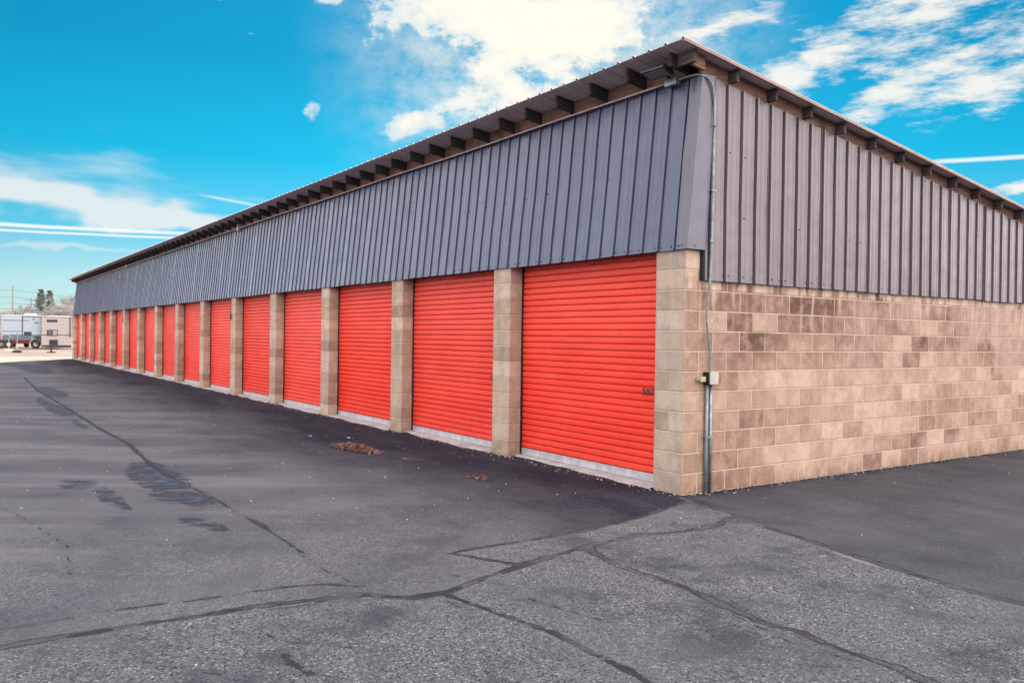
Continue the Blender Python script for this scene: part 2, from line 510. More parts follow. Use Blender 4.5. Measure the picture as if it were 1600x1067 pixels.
mb.box((.056, .06, 2.46), (.064, .072, 2.472), 1)
mb.build('corner_trim', [M['siding_t'], M['screw']], bld, solid=.0015)
# cap flashing over top of front siding
mb = MB()
c0 = fpt(0, 1.0, .02); mb.box((L0, c0[1]-.004, c0[2]-.012), (-.02, c0[1]+.035, c0[2]+.004))
mb.build('cap_flashing', M['siding_f'], bld)

# side siding
mb = MB(); sc = MB()
SX = .040; SB = 2.134
y0 = .222
riby = [.30+.2286*k for k in range(0, 60) if .30+.2286*k < DEPTH-.05]
pans = []; a = y0; k = 0
while a < DEPTH:
    b_ = min(DEPTH, .30+.9144*(k+1)-.045); pans.append((a, b_)); a = b_; k += 1
for i, (a, b_) in enumerate(pans):
    pr = rib_profile(a, b_, [r for r in riby if a-.045 < r < b_+.03], .020, -1, .020, .032)
    lift = rng.uniform(-.001, .004); dz = rng.uniform(-.006, .006); tilt = rng.normal()*.002
    rows = []
    for t in (0, .2, .4, .6, .8, 1):
        bow = lift+rng.normal()*.0012
        row = []
        for (y, h) in pr:
            zt = zr(y)-.138
            z = SB+dz*(t == 0)+(zt-SB)*t
            e = .006*math.exp(-((y-a)/.03)**2)
            row.append((SX+h+bow+e, y+tilt*t, z))
        rows.append(row)
    for p, q in zip(rows[:-1], rows[1:]): mb.strip(p, q)
sc = mb
for r in riby:
    for t, dy in ((.03, .045), (.34, .045), (.66, .045), (.97, .045), (.03, .19)):
        y = r+dy; zt = zr(y)-.138; z = SB+(zt-SB)*t; s_ = .0065
        if y < DEPTH-.05 and random.random() < (.6 if t < .1 else .18): sc.box((SX, y-s_, z-s_), (SX+.010, y+s_, z+s_), 1)
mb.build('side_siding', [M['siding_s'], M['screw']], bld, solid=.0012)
mb = MB(); mb.box((.001, .200, 2.13), (.045, .221, 4.1)); mb.hexa([(.001,.24,2.15),(.005,.24,2.15),(.005,DEPTH,2.15),(.001,DEPTH,2.15),(.001,.24,zr(.24)-.15),(.005,.24,zr(.24)-.15),(.005,DEPTH,zr(DEPTH)-.15),(.001,DEPTH,zr(DEPTH)-.15)])
mb.build('dark_gap_strip', M['dark'], bld)  # dark strip and sheet standing in for shade behind the siding edge

# roof sheet
XR0, XR1, YF, YB = -46.16, .215, -.285, DEPTH+.4
ribr = [.19-.2286*k for k in range(0, 210) if .19-.2286*k > XR0+.03]
pr = rib_profile(XR0, XR1, ribr, .020)
mb = MB(); rows = []
for y in (YF, -.1, .6, 3, 6, 9, YB):
    rows.append([(x, y+(.0025*math.sin(x*3.1) if y == YF else 0), zr(y)+.004+h-.00035*max(0, -x-12)*.3) for x, h in pr])
for a, b in zip(rows[:-1], rows[1:]): mb.strip(a, b)
mb.build('roof', M['roof'], bld, solid=.003)
# pale drip edge on the gable
mb = MB()
mb.hexa([(XR1-.012,YF,zr(YF)-.022),(XR1+.006,YF,zr(YF)-.022),(XR1+.006,YB,zr(YB)-.022),(XR1-.012,YB,zr(YB)-.022),
         (XR1-.012,YF,zr(YF)+.010),(XR1+.006,YF,zr(YF)+.010),(XR1+.006,YB,zr(YB)+.010),(XR1-.012,YB,zr(YB)+.010)])
mb.build('roof_edge_trim', simple('drip_edge_metal', (.24, .17, .15), .5, .1), bld)
# rafters tails along the front
JD = .135
mb = MB()
def raf(mb, x0, x1, ya, yb, drop=0.):
    mb.hexa([(x0,ya,zr(ya)-JD),(x1,ya,zr(ya)-JD),(x1,yb,zr(yb)-JD),(x0,yb,zr(yb)-JD),(x0,ya,zr(ya)-.003),(x1,ya,zr(ya)-.003),(x1,yb,zr(yb)-.003),(x0,yb,zr(yb)-.003)])
raf(mb, -.019, .019, -.148, .30)
pr_ = mb.build('rafter_tail', M['rafter'], bld, bevel=.003)
n = 0; k = 0
while True:
    x = -.118-.6135*k
    if x < L0: break
    o = pr_ if k == 0 else pr_.copy()
    if k: col.objects.link(o); o.parent = bld
    o.location = (x+rng.normal()*.006, rng.normal()*.004, rng.normal()*.0015)
    k += 1
# blocking between the rafters
mb = MB(); k = 0
while -.118-.6135*(k+1) > L0-.3:
    xa = -.118-.6135*k-.021; xb = -.118-.6135*(k+1)+.021
    yy = .105+rng.normal()*.006; tp = rng.uniform(.003, .012)
    mb.box((max(xb, L0), yy, zr(yy)-JD-.03), (xa, yy+.038, zr(yy)-tp)); k += 1
mb.build('blocking', M['board_x'], bld)
# gable: rake board and lookouts
mb = MB()
ya, yb = .13, DEPTH
mb.hexa([(.004,ya,zr(ya)-.150),(.040,ya,zr(ya)-.150),(.040,yb,zr(yb)-.150),(.004,yb,zr(yb)-.150),(.004,ya,zr(ya)-.003),(.040,ya,zr(ya)-.003),(.040,yb,zr(yb)-.003),(.004,yb,zr(yb)-.003)])
mb.build('rake_board', M['board_y'], bld)
mb = MB(); mb.box((-.075, -.019, -.125), (.155, .019, -.003))
pl = mb.build('lookout', M['lookout'], bld, bevel=.003)
k = 0
while True:
    y = -.055+.606*k
    if y > DEPTH: break
    o = pl if k == 0 else pl.copy()
    if k: col.objects.link(o); o.parent = bld
    o.location = (rng.normal()*.004, y+rng.normal()*.006, zr(y)-.004); k += 1
# corner block that closes rafter and lookout
mb = MB(); raf(mb, .06, .098, -.036, .13); mb.build('corner_block', M['board_y'], bld)

# =================================================================== electrical
cd = empty('electrical_conduit', (.05, .33, 0))
tag(cd, 'grey metal conduit climbing the block wall from the ground and running under the eave', 'conduit')
def rel(p): return [(q[0]-.05, q[1]-.33, q[2]) for q in p]
def smooth_path(pts, n=6):
    out = []
    P = [Vector(p) for p in pts]
    for i in range(len(P)-1):
        p0 = P[max(i-1,0)]; p1 = P[i]; p2 = P[i+1]; p3 = P[min(i+2, len(P)-1)]
        for k in range(n):
            t = k/n
            out.append(.5*((2*p1)+(-p0+p2)*t+(2*p0-5*p1+4*p2-p3)*t*t+(-p0+3*p1-3*p2+p3)*t**3))
    out.append(P[-1]); return out
up = [(.030,.345,1.18),(.030,.345,1.36),(.030,.340,1.41),(.034,.305,1.56),(.040,.268,1.72),(.044,.260,1.78),(.058,.258,1.95),(.080,.262,2.12),(.084,.275,2.6),(.082,.285,3.2),(.082,.29,3.8),(.082,.27,4.02),(.076,.21,4.125),(.03,.13,4.165),(-.06,.10,4.172),(-.30,.10,4.172)]
mb = MB(); mb.tube(rel(smooth_path(up)), .0118, 10); mb.build('riser_pipe', M['galv'], cd, smooth=True)
mb = MB()
# run along the eave with couplings
n = 92
pts = [(-.40-i*.5, .098+.003*math.sin(i*.9), 4.174+.0035*math.sin(i*.6)) for i in range(n)]
mb.tube(rel(pts), .0115, 8)
mb.build('eave_pipe', M['galv3'], cd, smooth=True)
mb = MB()
for i in range(15):
    x = -2.25-3.05*i; mb.tube(rel([(x, .098, 4.174), (x-.06, .098, 4.174)]), .0165, 8)
for z in (3.66, 2.5): mb.tube(rel([(.0815, .29 if z > 3 else .274, z), (.0815, .29 if z > 3 else .2745, z+.04)]), .0165, 8)
mb.build('coupling', M['galv'], cd, smooth=True)
mb = MB(); mb.tube(rel([(.028,.298,-.05),(.028,.300,1.10)]), .0170, 12); mb.build('ground_pipe', M['galv'], cd, smooth=True)
mb = MB(); mb.tube(rel([(.028,.362,-.05),(.028,.352,1.10)]), .0170, 12); mb.build('ground_pipe', M['galv2'], cd, smooth=True)
mb = MB(); mb.box((-.045, -.045, 1.095), (.035, .066, 1.212)); mb.box((.035, -.049, 1.091), (.039, .070, 1.216))
mb.build('junction_box', M['boxg'], cd, bevel=.003)
mb = MB(); mb.box((-.043,-.0455,1.086),(.033,.0665,1.0945)); mb.box((-.049,-.060,1.09),(.020,-.0455,1.217))
mb.build('box_gasket', M['trackm'], cd)
mb = MB(); mb.box((-.047, -.150, 1.118), (.008, -.078, 1.170)); mb.box((-.044,-.078,1.130),(-.012,-.061,1.158))
mb.tube([(-.02,-.15,1.145),(-.02,-.168,1.145)], .011, 10); mb.tube([(-.02,-.168,1.145),(-.02,-.176,1.145)], .018, 10)
mb.build('outlet_box', M['beige'], cd, bevel=.003)
mb = MB()
for z in (.55, 2.06): 
    if z < 1: mb.box((-.049, -.056, z), (-.0055, .050, z+.02))
mb.box((.0, -.075, 3.02), (.048, -.020, 3.04))
mb.build('pipe_strap', M['galv2'], cd)
# small boxes on the eave run
for x in (-15.34, -30.55):
    mb = MB(); mb.box((x-.05-.05, -.33+.06, 4.11), (x+.05-.05, -.33+.13, 4.27)); mb.build('eave_box', M['boxg'], cd, bevel=.003)

# floodlight under the eave
fl = empty('floodlight', (-.30, .05, 4.16))
tag(fl, 'black floodlight under the roof eave at the building corner', 'floodlight')
mb = MB(); mb.box((-.085, .0, -.035), (.075, .075, .035)); mb.build('mounting_box', M['galv2'], fl, bevel=.004)
mb = MB(); mb.tube([(0,.02,.03),(0,-.04,.05),(0,-.09,.055)], .012, 8); mb.build('bracket', M['lamp'], fl)
mb = MB(); mb.box((-.15,-.085,-.012),(.15,.085,.018))
hd = mb.build('lamp_head', M['lamp'], fl, loc=(-.02,-.17,.062), bevel=.006); hd.rotation_euler = (R(-14), R(0), R(6))
mb = MB()
for i in range(22): mb.box((-.145+i*.0132,-.080,.018),(-.145+i*.0132+.005,.080,.040))
mb.build('cooling_fins', M['lamp'], hd)
mb = MB(); mb.box((-.125,-.06,-.0165),(.125,.06,-.0125)); mb.build('lens', M['lens'], hd)
mb = MB(); mb.tube([(.02,-.03,-.02),(.02,-.035,-.045)], .010, 10); mb.build('sensor', M['boxg'], fl, smooth=True)

# hanging cords on two of the pillars
def pend(x, z0, z1, lab):
    e = empty('hanging_cord', (x, -.02, z1)); tag(e, lab, 'cord')
    mb = MB(); mb.tube([(0,0,z0-z1),(0.004,-.005,(z0-z1)*.5),(0,0,.12)], .006, 6); mb.build('cable', M['black'], e)
    mb = MB(); mb.tube(smooth_path([(0,0,.12),(-.035,-.01,.07),(-.03,-.012,.0),(.0,-.01,-.03),(.03,-.01,.0),(.03,-.01,.07),(0,0,.12)],5), .010, 6); mb.build('loop', M['lamp'], e)
pend(-15.50, 2.43, 1.92, 'dark cord looped on the block pillar five doors from the near corner')
pend(-30.62, 2.43, 1.95, 'small dark cord loop hanging on a far block pillar')

# =================================================================== GROUND
def dist_poly(X, Y, pts):
    d = np.full(X.shape, 99.)
    for (ax, ay), (bx, by) in zip(pts[:-1], pts[1:]):
        vx, vy = bx-ax, by-ay; L = vx*vx+vy*vy
        t = np.clip(((X-ax)*vx+(Y-ay)*vy)/L, 0, 1)
        d = np.minimum(d, np.hypot(X-(ax+t*vx), Y-(ay+t*vy)))
    return d
longc = [(-25.5,-3.79),(-18.7,-3.97),(-12.5,-3.95),(-8.48,-3.965),(-6.68,-3.907),(-4.39,-4.03),(-3.2,-4.01),(-2.25,-3.943),(-1.42,-3.946),(-.83,-3.913),(.13,-3.948)]
longc_tail = [(.13,-3.948),(.46,-3.981),(.93,-3.93)]
sA = [(.70,-8.5),(.76,-6.2),(.79,-5.623),(.759,-5.345),(.789,-4.985),(.832,-4.693),(.836,-4.33),(.917,-4.075),(1.058,-3.924)]
sL = [(1.02,-8.5),(1.06,-5.81),(1.048,-5.701),(1.052,-5.561),(1.072,-5.462),(1.069,-5.236),(1.093,-4.951),(1.102,-4.571),(1.156,-4.289),(1.2,-3.987),(1.438,-3.768),(1.451,-3.514),(1.299,-3.14),(1.163,-2.684),(.997,-2.03),(.955,-1.467),(1.063,-1.076),(1.05,-.668),(.9,-.35)]
sB = [(.671,-3.062),(.654,-2.668),(.66,-2.199),(.623,-1.718),(.554,-1.237),(.323,-.47),(.198,-.085)]
sB2 = [(.671,-3.062),(.80,-2.98),(.96,-2.90),(1.14,-2.80),(1.2,-2.70)]
d1 = [(1.0,-2.03),(1.101,-2.116),(1.504,-2.224),(1.772,-2.236),(2.102,-2.219),(2.352,-2.259),(2.631,-2.3),(2.891,-2.346),(3.048,-2.282),(3.236,-2.33),(3.412,-2.324),(3.606,-2.315),(4.2,-2.40),(6,-2.3)]
d2 = [(.05,-.09),(.325,-.176),(.795,-.227),(1.343,-.39),(1.919,-.516),(2.366,-.63),(2.73,-.686),(3.107,-.756),(3.342,-.766),(3.474,-.738),(5,-.8),(9,-.85)]
d3 = [(1.451,-3.56),(1.778,-3.513),(2.065,-3.466),(2.337,-3.408),(2.653,-3.41),(2.934,-3.412),(3.114,-3.423),(4.5,-3.5)]
hole = [(1.91,-4.675),(1.97,-4.70),(2.03,-4.695),(2.10,-4.675),(2.16,-4.672),(2.20,-4.66)]
thin = [ [(1.20,-3.98),(1.30,-3.90),(1.46,-3.70)], [(1.02,-3.95),(1.10,-3.86),(1.08,-3.78)], [(1.18,-4.55),(1.26,-4.56),(1.33,-4.50)],
         [(1.50,-4.78),(1.62,-4.66),(1.76,-4.62),(1.88,-4.46),(2.02,-4.36)], [(3.0,-.98),(3.08,-1.02),(3.10,-1.12),(3.02,-1.22)],
         [(2.95,-2.42),(3.10,-2.46),(3.22,-2.43),(3.30,-2.44),(3.48,-2.40)], [(1.55,-3.62),(1.75,-3.60),(1.95,-3.52)], [(1.6,-5.3),(2.0,-5.0),(2.3,-4.95)],
         [(-3.6,-5.9),(-2.2,-5.5),(-.9,-5.3),(.3,-5.4)], [(1.14,-3.30),(1.5,-3.15),(1.9,-3.18),(2.4,-3.05)] ]
xs = np.concatenate([np.arange(-46.5,-14,.28), np.arange(-14,-8,.09), np.arange(-8,4.6,.036), np.arange(4.6,9,.12), np.arange(9,40,1.5)])
ys = np.concatenate([np.arange(-40,-9,2.), np.arange(-9,-6.2,.25), np.arange(-6.2,.5,.036), np.arange(.5,9,.12), np.arange(9,40,1.5)])
X, Y = np.meshgrid(xs, ys)
edge = np.where(Y < 0, -45.9-(Y)*(-1.43), -45.9-.5*Y)   # far edge of the paving runs on a slant
edge = np.where(Y < 0, -45.9+np.minimum(-Y, 30)*1.43, -46.5)+.12*np.sin(Y*3.1)+.07*np.sin(Y*7.7)
Xc = np.maximum(X, edge)
Z = .006*np.sin(X*.7+1)*np.sin(Y*.9)*.5
Z = np.where((Y > -.3) & (Y < 8) & (X < .3), Z*0, Z)
Z -= .010*np.exp(-((Xc-1.1)/.5)**2)*(Y < 0)*np.exp(-np.maximum(0, -Y-8)**2)
Z = Z - np.clip(Z.max(), 0, .004)
ny, nx = X.shape
verts = np.stack([Xc, Y, Z], -1).reshape(-1, 3)
idx = np.arange(nx*ny).reshape(ny, nx)
q = np.stack([idx[:-1,:-1], idx[:-1,1:], idx[1:,1:], idx[1:,:-1]], -1).reshape(-1, 4)
cx_ = Xc.reshape(-1)
keep = ~((np.abs(cx_[q[:,0]]-cx_[q[:,1]]) < 1e-5) & (np.abs(cx_[q[:,2]]-cx_[q[:,3]]) < 1e-5))
q = q[keep]
me = bpy.data.meshes.new('asphalt_lot')
me.vertices.add(len(verts)); me.vertices.foreach_set('co', verts.astype(np.float32).ravel())
me.loops.add(q.size); me.loops.foreach_set('vertex_index', q.astype(np.int32).ravel())
me.polygons.add(len(q)); me.polygons.foreach_set('loop_start', np.arange(0, q.size, 4, dtype=np.int32)); me.polygons.foreach_set('loop_total', np.full(len(q), 4, np.int32))
me.update(calc_edges=True); me.validate()
def attr(name, A):
    a = me.attributes.new(name, 'FLOAT', 'POINT'); a.data.foreach_set('value', A.reshape(-1).astype(np.float32))
def vary(X, Y, amp, s): return amp*(np.sin(X*s+1.3)+np.sin(Y*s*1.31+.4)+np.sin((X+Y)*s*2.1))/3
seal = np.full(X.shape, 99.)
for pts, wd in ((sA,.017),(sL,.030),(sB,.026),(sB2,.021),(d1,.036),(d2,.034),(d3,.018)):
    seal = np.minimum(seal, dist_poly(Xc, Y, pts)-wd-vary(Xc, Y, .45*wd, 5.))
attr('seal', seal)
crk = np.full(X.shape, 99.)
crk = np.minimum(crk, dist_poly(Xc, Y, longc)-.018-vary(Xc, Y, .012, 3.)-np.where(Xc < -3.5, .012, -.004)-.022*np.exp(-((Xc+.9)/.2)**2))
crk = np.minimum(crk, dist_poly(Xc, Y, longc_tail)-.006)
crk = np.minimum(crk, dist_poly(Xc, Y, hole)-.022)
crk = np.minimum(crk, dist_poly(Xc, Y, [(1.075,-5.50),(1.07,-5.40),(1.078,-5.33)])-.022)
for t in thin: crk = np.minimum(crk, dist_poly(Xc, Y, t)-.0035)
off = lambda pts, dx, dy: [(a+dx, b+dy) for a, b in pts]
crk = np.minimum(crk, dist_poly(Xc, Y, off(sL[8:12], .055, .02))-.003)
crk = np.minimum(crk, dist_poly(Xc, Y, off(d1[5:12], .04, -.075))-.004)
crk = np.minimum(crk, dist_poly(Xc, Y, off(d2[3:7], .0, .025))-.008)
attr('crack', crk)
# old coarse paving in front of the seam, fresh seal coat beside the building, darker still at the wall foot
xb = np.interp(Y, [-20,-5.8,-4.3,-3.77,-3.1,-2.0,-1.0,-.6], [1.0,1.05,1.15,1.42,1.28,.99,1.05,.9])
front = np.clip((Xc-xb)/.04, 0, 1)
y2 = np.interp(Xc, [p[0] for p in d2], [p[1] for p in d2])
front *= np.clip((y2-Y)/.04, 0, 1)
softold = .55*np.clip((Xc+3.4)/3.4, 0, 1)*np.clip((-1.3-Y)/1.4, 0, 1)*(front < .5)
xB = np.interp(Y, [-3.06,-2.65,-2.2,-1.72,-1.24,-.47,-.08], [.67,.654,.66,.623,.554,.323,.2])
softold = np.maximum(softold, np.where((Y > -3.06) & (Y < y2) & (front < .5), .8*np.clip((Xc-xB)/.04, 0, 1), 0))
softold = np.maximum(softold, np.where((Xc > .1) & (Y > y2), .15, 0))
attr('old', np.maximum(front, softold))
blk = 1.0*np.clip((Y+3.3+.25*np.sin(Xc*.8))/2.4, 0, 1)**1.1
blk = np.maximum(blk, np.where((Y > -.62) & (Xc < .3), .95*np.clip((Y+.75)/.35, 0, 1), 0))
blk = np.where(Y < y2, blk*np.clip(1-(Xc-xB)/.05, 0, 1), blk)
blk = np.where((Y >= y2) & (Xc > 0), .34+.34*np.exp(-np.maximum(Xc, 0)/1.8)+.38*np.exp(-np.maximum(Xc, 0)/.12), blk)  # adds a darker band towards the foot of the side wall
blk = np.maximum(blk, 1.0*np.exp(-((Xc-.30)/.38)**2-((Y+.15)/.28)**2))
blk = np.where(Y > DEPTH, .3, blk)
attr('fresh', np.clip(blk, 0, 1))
st = np.zeros(X.shape)
for (x, y, rx, ry, a) in ((-4.45,-4.10,.35,.16,1.),(-3.55,-4.15,.75,.22,1.2),(-2.2,-4.10,.35,.14,1.),(-2.5,-4.30,.4,.12,.7),(-1.25,-4.35,.26,.12,.55),(-.95,-4.25,.25,.10,.5),(-3.6,-4.9,.4,.2,.5),(-2.6,-4.75,.5,.12,.5),
                          (-18,-3.75,1.8,.25,1.1),(-12.5,-4.15,1.3,.16,1.1),(-14.5,-4.2,1.2,.12,.9),(-33,-2.9,4.,.45,1.2),(-38,-3.4,3,.4,1.),(-9.5,-4.15,.8,.08,.6),(-3.0,-4.75,.3,.08,.7),(-2.2,-4.7,.3,.03,.6)):
    st = np.maximum(st, a*np.exp(-((Xc-x)/rx)**2-((Y-y)/ry)**2))
attr('stain', st)
eff = 1.1*np.exp(-((Xc-2.35)/.30)**2-((Y+.70-(Xc-2.35)*-.18)/.035)**2)
eff = np.maximum(eff, .6*np.exp(-((Xc-1.30)/.12)**2-((Y+.80)/.12)**2))
eff = np.maximum(eff, 1.3*np.exp(-((Xc-2.16)/.045)**2-((Y+.82)/.03)**2))
attr('pale', eff)
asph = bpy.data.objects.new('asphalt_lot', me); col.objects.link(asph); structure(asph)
me.polygons.foreach_set('use_smooth', [True]*len(me.polygons))

def asphalt_mat():
    m, g, b, P = mat('worn_asphalt', .85, 0, .35)
    A = lambda n: g.n('ShaderNodeAttribute', attribute_name=n).outputs['Fac']
    seal, crk, old, fresh, stain, pale = [A(n) for n in ('seal', 'crack', 'old', 'fresh', 'stain', 'pale')]
    nb = g.noise(P, .9, 5, .6); nm = g.noise(P, 4.5, 5, .65); nf = g.noise(P, 45, 4, .7)
    v = g.vor(P, 100); chip = g.sep(v[1]); chd = v[0]
    v2 = g.vor(P, 34); chip2 = g.sep(v2[1])
    # smoother sealed lot
    mid = g.mix(g.ss(nb, .3, .7), (.100, .094, .108), (.195, .178, .178))
    mid = g.mix(g.ss(g.noise(g.scale(P, (1.6, .25, 1)), .9, 4), .45, .7, 0., .45), mid, (.215, .190, .190))
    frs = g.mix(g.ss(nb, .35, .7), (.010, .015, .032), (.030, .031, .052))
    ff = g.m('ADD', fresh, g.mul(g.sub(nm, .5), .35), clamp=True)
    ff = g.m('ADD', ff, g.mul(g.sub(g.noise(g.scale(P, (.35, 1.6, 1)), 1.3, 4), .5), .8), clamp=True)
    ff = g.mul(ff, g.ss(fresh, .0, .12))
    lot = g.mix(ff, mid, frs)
    lot = g.mix(g.mul(g.ss(nf, .35, .7), .45), lot, g.mix(g.sub(.5, g.mul(ff, .38)), lot, (.23, .22, .23)))
    lot = g.mix(g.mul(g.ss(chip[0], .93, .97), .35), lot, (.30, .29, .29))
    # old coarse aggregate
    o1 = g.mix(g.ss(nm, .3, .7), (.150, .148, .155), (.21, .205, .205))
    o1 = g.mix(g.ss(chip[0], .2, .9, 0., .70), o1, (.32, .315, .31))
    o1 = g.mix(g.mul(g.ss(chip[1], .72, .90), .9), o1, (.030, .030, .038))
    o1 = g.mix(g.mul(g.ss(chip[2], .91, .95), g.ss(nb, .3, .55, .3, .9)), o1, (.62, .60, .58))
    o1 = g.mix(g.mul(g.ss(chip2[0], .90, .94), .35), o1, (.07, .07, .08))
    o1 = g.mix(g.ss(g.noise(P, 1.3, 5, .7), .47, .66, 0., .75), o1, (.055, .058, .072))
    smooth_p = g.ss(g.noise(P, .8, 3), .50, .64, 0., .4)
    o1 = g.mix(smooth_p, o1, (.20, .20, .205))
    c = g.mix(g.m('ADD', g.mul(old, g.lin(nm, .3, .7, .75, 1.2)), 0., clamp=True), lot, o1)
    # stains : dark ring and bluish dried sealer inside
    px_, py_ = g.sep(P)[:2]
    ru = g.add(g.mul(px_, .567), g.mul(py_, .824)); rv = g.add(g.mul(px_, -.824), g.mul(py_, .567))
    RP = g.xyz(g.mul(ru, 1.3), g.mul(rv, 3.3))
    sn = g.mul(g.ss(stain, .03, .35), g.add(g.mul(stain, .45), g.mul(g.sub(g.noise(RP, 2.2, 7, .78), .42), 3.2)))
    sun_bands = g.noise(g.xyz(g.mul(ru, .16), g.mul(rv, 1.1)), 1.2, 5, .6)  # sunlit and darker bands painted into the paving colour at left
    bmk = g.mul(g.ss(py_, -1.6, -3.6), g.ss(px_, 1., -1.5))
    c = g.mix(g.mul(g.ss(sun_bands, .46, .64, 0., .5), bmk), c, (.33, .29, .30))
    c = g.mix(g.mul(g.ss(sun_bands, .46, .30, 0., .5), bmk), c, (.085, .08, .10))
    c = g.mix(g.ss(sn, .22, .50, 0., .9), c, (.032, .040, .058))
    c = g.mix(g.mul(g.mul(g.ss(sn, .55, .95), g.ss(stain, .35, .7)), g.ss(g.noise(RP, 4, 3), .40, .58)), c, (.15, .22, .29))
    # pale patches
    pn = g.add(pale, g.mul(g.sub(g.noise(g.scale(P, (.7, 4, 1)), 9, 5, .7), .5), 1.5))
    c = g.mix(g.ss(pn, .45, .75, 0., .8), c, (.42, .38, .34))
    tint = g.n('ShaderNodeMix', data_type='RGBA', blend_type='MULTIPLY'); tint.inputs[0].default_value = 1.; g.put(tint.inputs[6], c); tint.inputs[7].default_value = (.475, .495, .555, 1); c = tint.outputs[2]
    # tar seams
    wob = g.mul(g.sub(g.noise(P, 7, 4, .68), .5), .085)
    wob2 = g.mul(g.sub(g.noise(P, 55, 3, .6), .5), .012)
    sd = g.add(seal, g.add(wob, wob2))
    sm = g.ss(sd, -.006, .003, 1., 0.)
    rim = g.mul(g.ss(sd, .0, .012, 1., 0.), g.ss(sd, -.016, -.004))
    sc_ = g.mix(g.ss(g.noise(P, 1.3, 3), .36, .62), (.020, .022, .030), (.066, .066, .073))
    smk = g.mul(sm, g.ss(g.noise(P, 2.9, 3), .36, .56, .35, .95))
    c = g.mix(smk, c, sc_)
    c = g.mix(g.mul(rim, g.ss(g.noise(P, 3.1, 3), .40, .50, .2, .95)), c, (.022, .022, .028))
    # open cracks
    cw = g.add(g.mul(g.sub(g.noise(P, 11, 4, .7), .5), .060), g.mul(g.sub(g.noise(P, 70, 3, .6), .5), .014))
    cdm = g.add(crk, cw)
    cm = g.ss(cdm, -.003, .004, 1., 0.)
    halo = g.ss(cdm, .0, .06, .45, 0.)
    c = g.mix(g.mul(halo, g.ss(nm, .35, .6)), c, (.05, .052, .065))
    c = g.mix(g.mul(cm, g.ss(g.noise(P, 26, 3), .25, .5, .35, .95)), c, (.018, .018, .024))
    # random hairlines in the old part
    hl = g.vor(g.xyz(*[g.add(q, g.mul(g.sub(g.noise(P, 5, 4), .5), .35)) for q in g.sep(P)[:2]]), 1.25, 'DISTANCE_TO_EDGE')[0]
    hm = g.mul(g.mul(g.ss(hl, .002, .008, 1., 0.), g.ss(g.noise(P, 1.9, 3), .52, .6)), old)
    c = g.mix(g.mul(g.ss(hm, .5, .9), .75), c, (.04, .04, .045))
    g.put(b.inputs['Base Color'], c)
    g.put(b.inputs['Roughness'], g.mix(smk, g.lin(nm, .3, .7, .80, .95), .74))
    g.put(b.inputs['Specular IOR Level'], g.mix(g.m('MAXIMUM', g.mul(ff, .8), g.mul(smk, .6)), .34, .10))
    hh = g.add(g.mul(g.sub(.5, chd), g.add(g.mul(old, .9), .25)), g.mul(nf, .4))
    hh = g.mix(smk, hh, g.mul(g.noise(P, 30, 2), .3))
    n1 = g.n('ShaderNodeBump'); g.put(n1.inputs['Height'], hh); n1.inputs['Distance'].default_value = .006; n1.inputs['Strength'].default_value = .9
    n2 = g.n('ShaderNodeBump'); g.put(n2.inputs['Height'], g.add(g.mul(cm, -1.), g.mul(sm, .25))); n2.inputs['Distance'].default_value = .014
    g.put(n2.inputs['Normal'], n1.outputs[0]); g.put(b.inputs['Normal'], n2.outputs[0])
    return m
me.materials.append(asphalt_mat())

# pale concrete strip and the gravel land beyond
def gravel():
    m, g, b, P = mat('gravel_land', .95, 0, .2)
    n = g.noise(P, .25, 5, .65); f = g.noise(P, 2.5, 5, .7)
    c = g.mix(g.ss(n, .35, .65), (.26, .20, .16), (.40, .33, .27))
    c = g.mix(g.ss(f, .45, .75, 0., .6), c, (.15, .11, .09))
    c = g.mix(g.ss(g.noise(g.scale(P, (1, .15, 1)), .35, 3), .5, .62, 0., .6), c, (.55, .47, .40))
    g.put(b.inputs['Base Color'], c)
    return m
mb = MB(); S = 2500
mb.poly([(-S,-S,-.035),(S,-S,-.035),(S,S,-.035),(-S,S,-.035)])
structure(mb.build('ground', gravel()))
def pale():
    m, g, b, P = mat('pale_dusty_concrete', .9, 0, .3)
    n = g.noise(P, .7, 5, .65)
    c = g.mix(g.ss(n, .35, .7), (.50, .41, .31), (.66, .57, .46))
    g.put(b.inputs['Base Color'], g.mix(g.ss(g.noise(P, 5, 4), .6, .8, 0., .5), c, (.38, .30, .23)))
    return m
mb = MB(); A = []; B = []
for i in range(60):
    y = -24+i*.75; A.append((-51.3+.25*math.sin(y*1.7)+rng.normal()*.12, y, -.020)); B.append((-40.0 if y > -2 else -45.9+min(-y, 30)*1.43+3, y, -.020))
mb.strip(A, B); structure(mb.build('pavement', pale()))

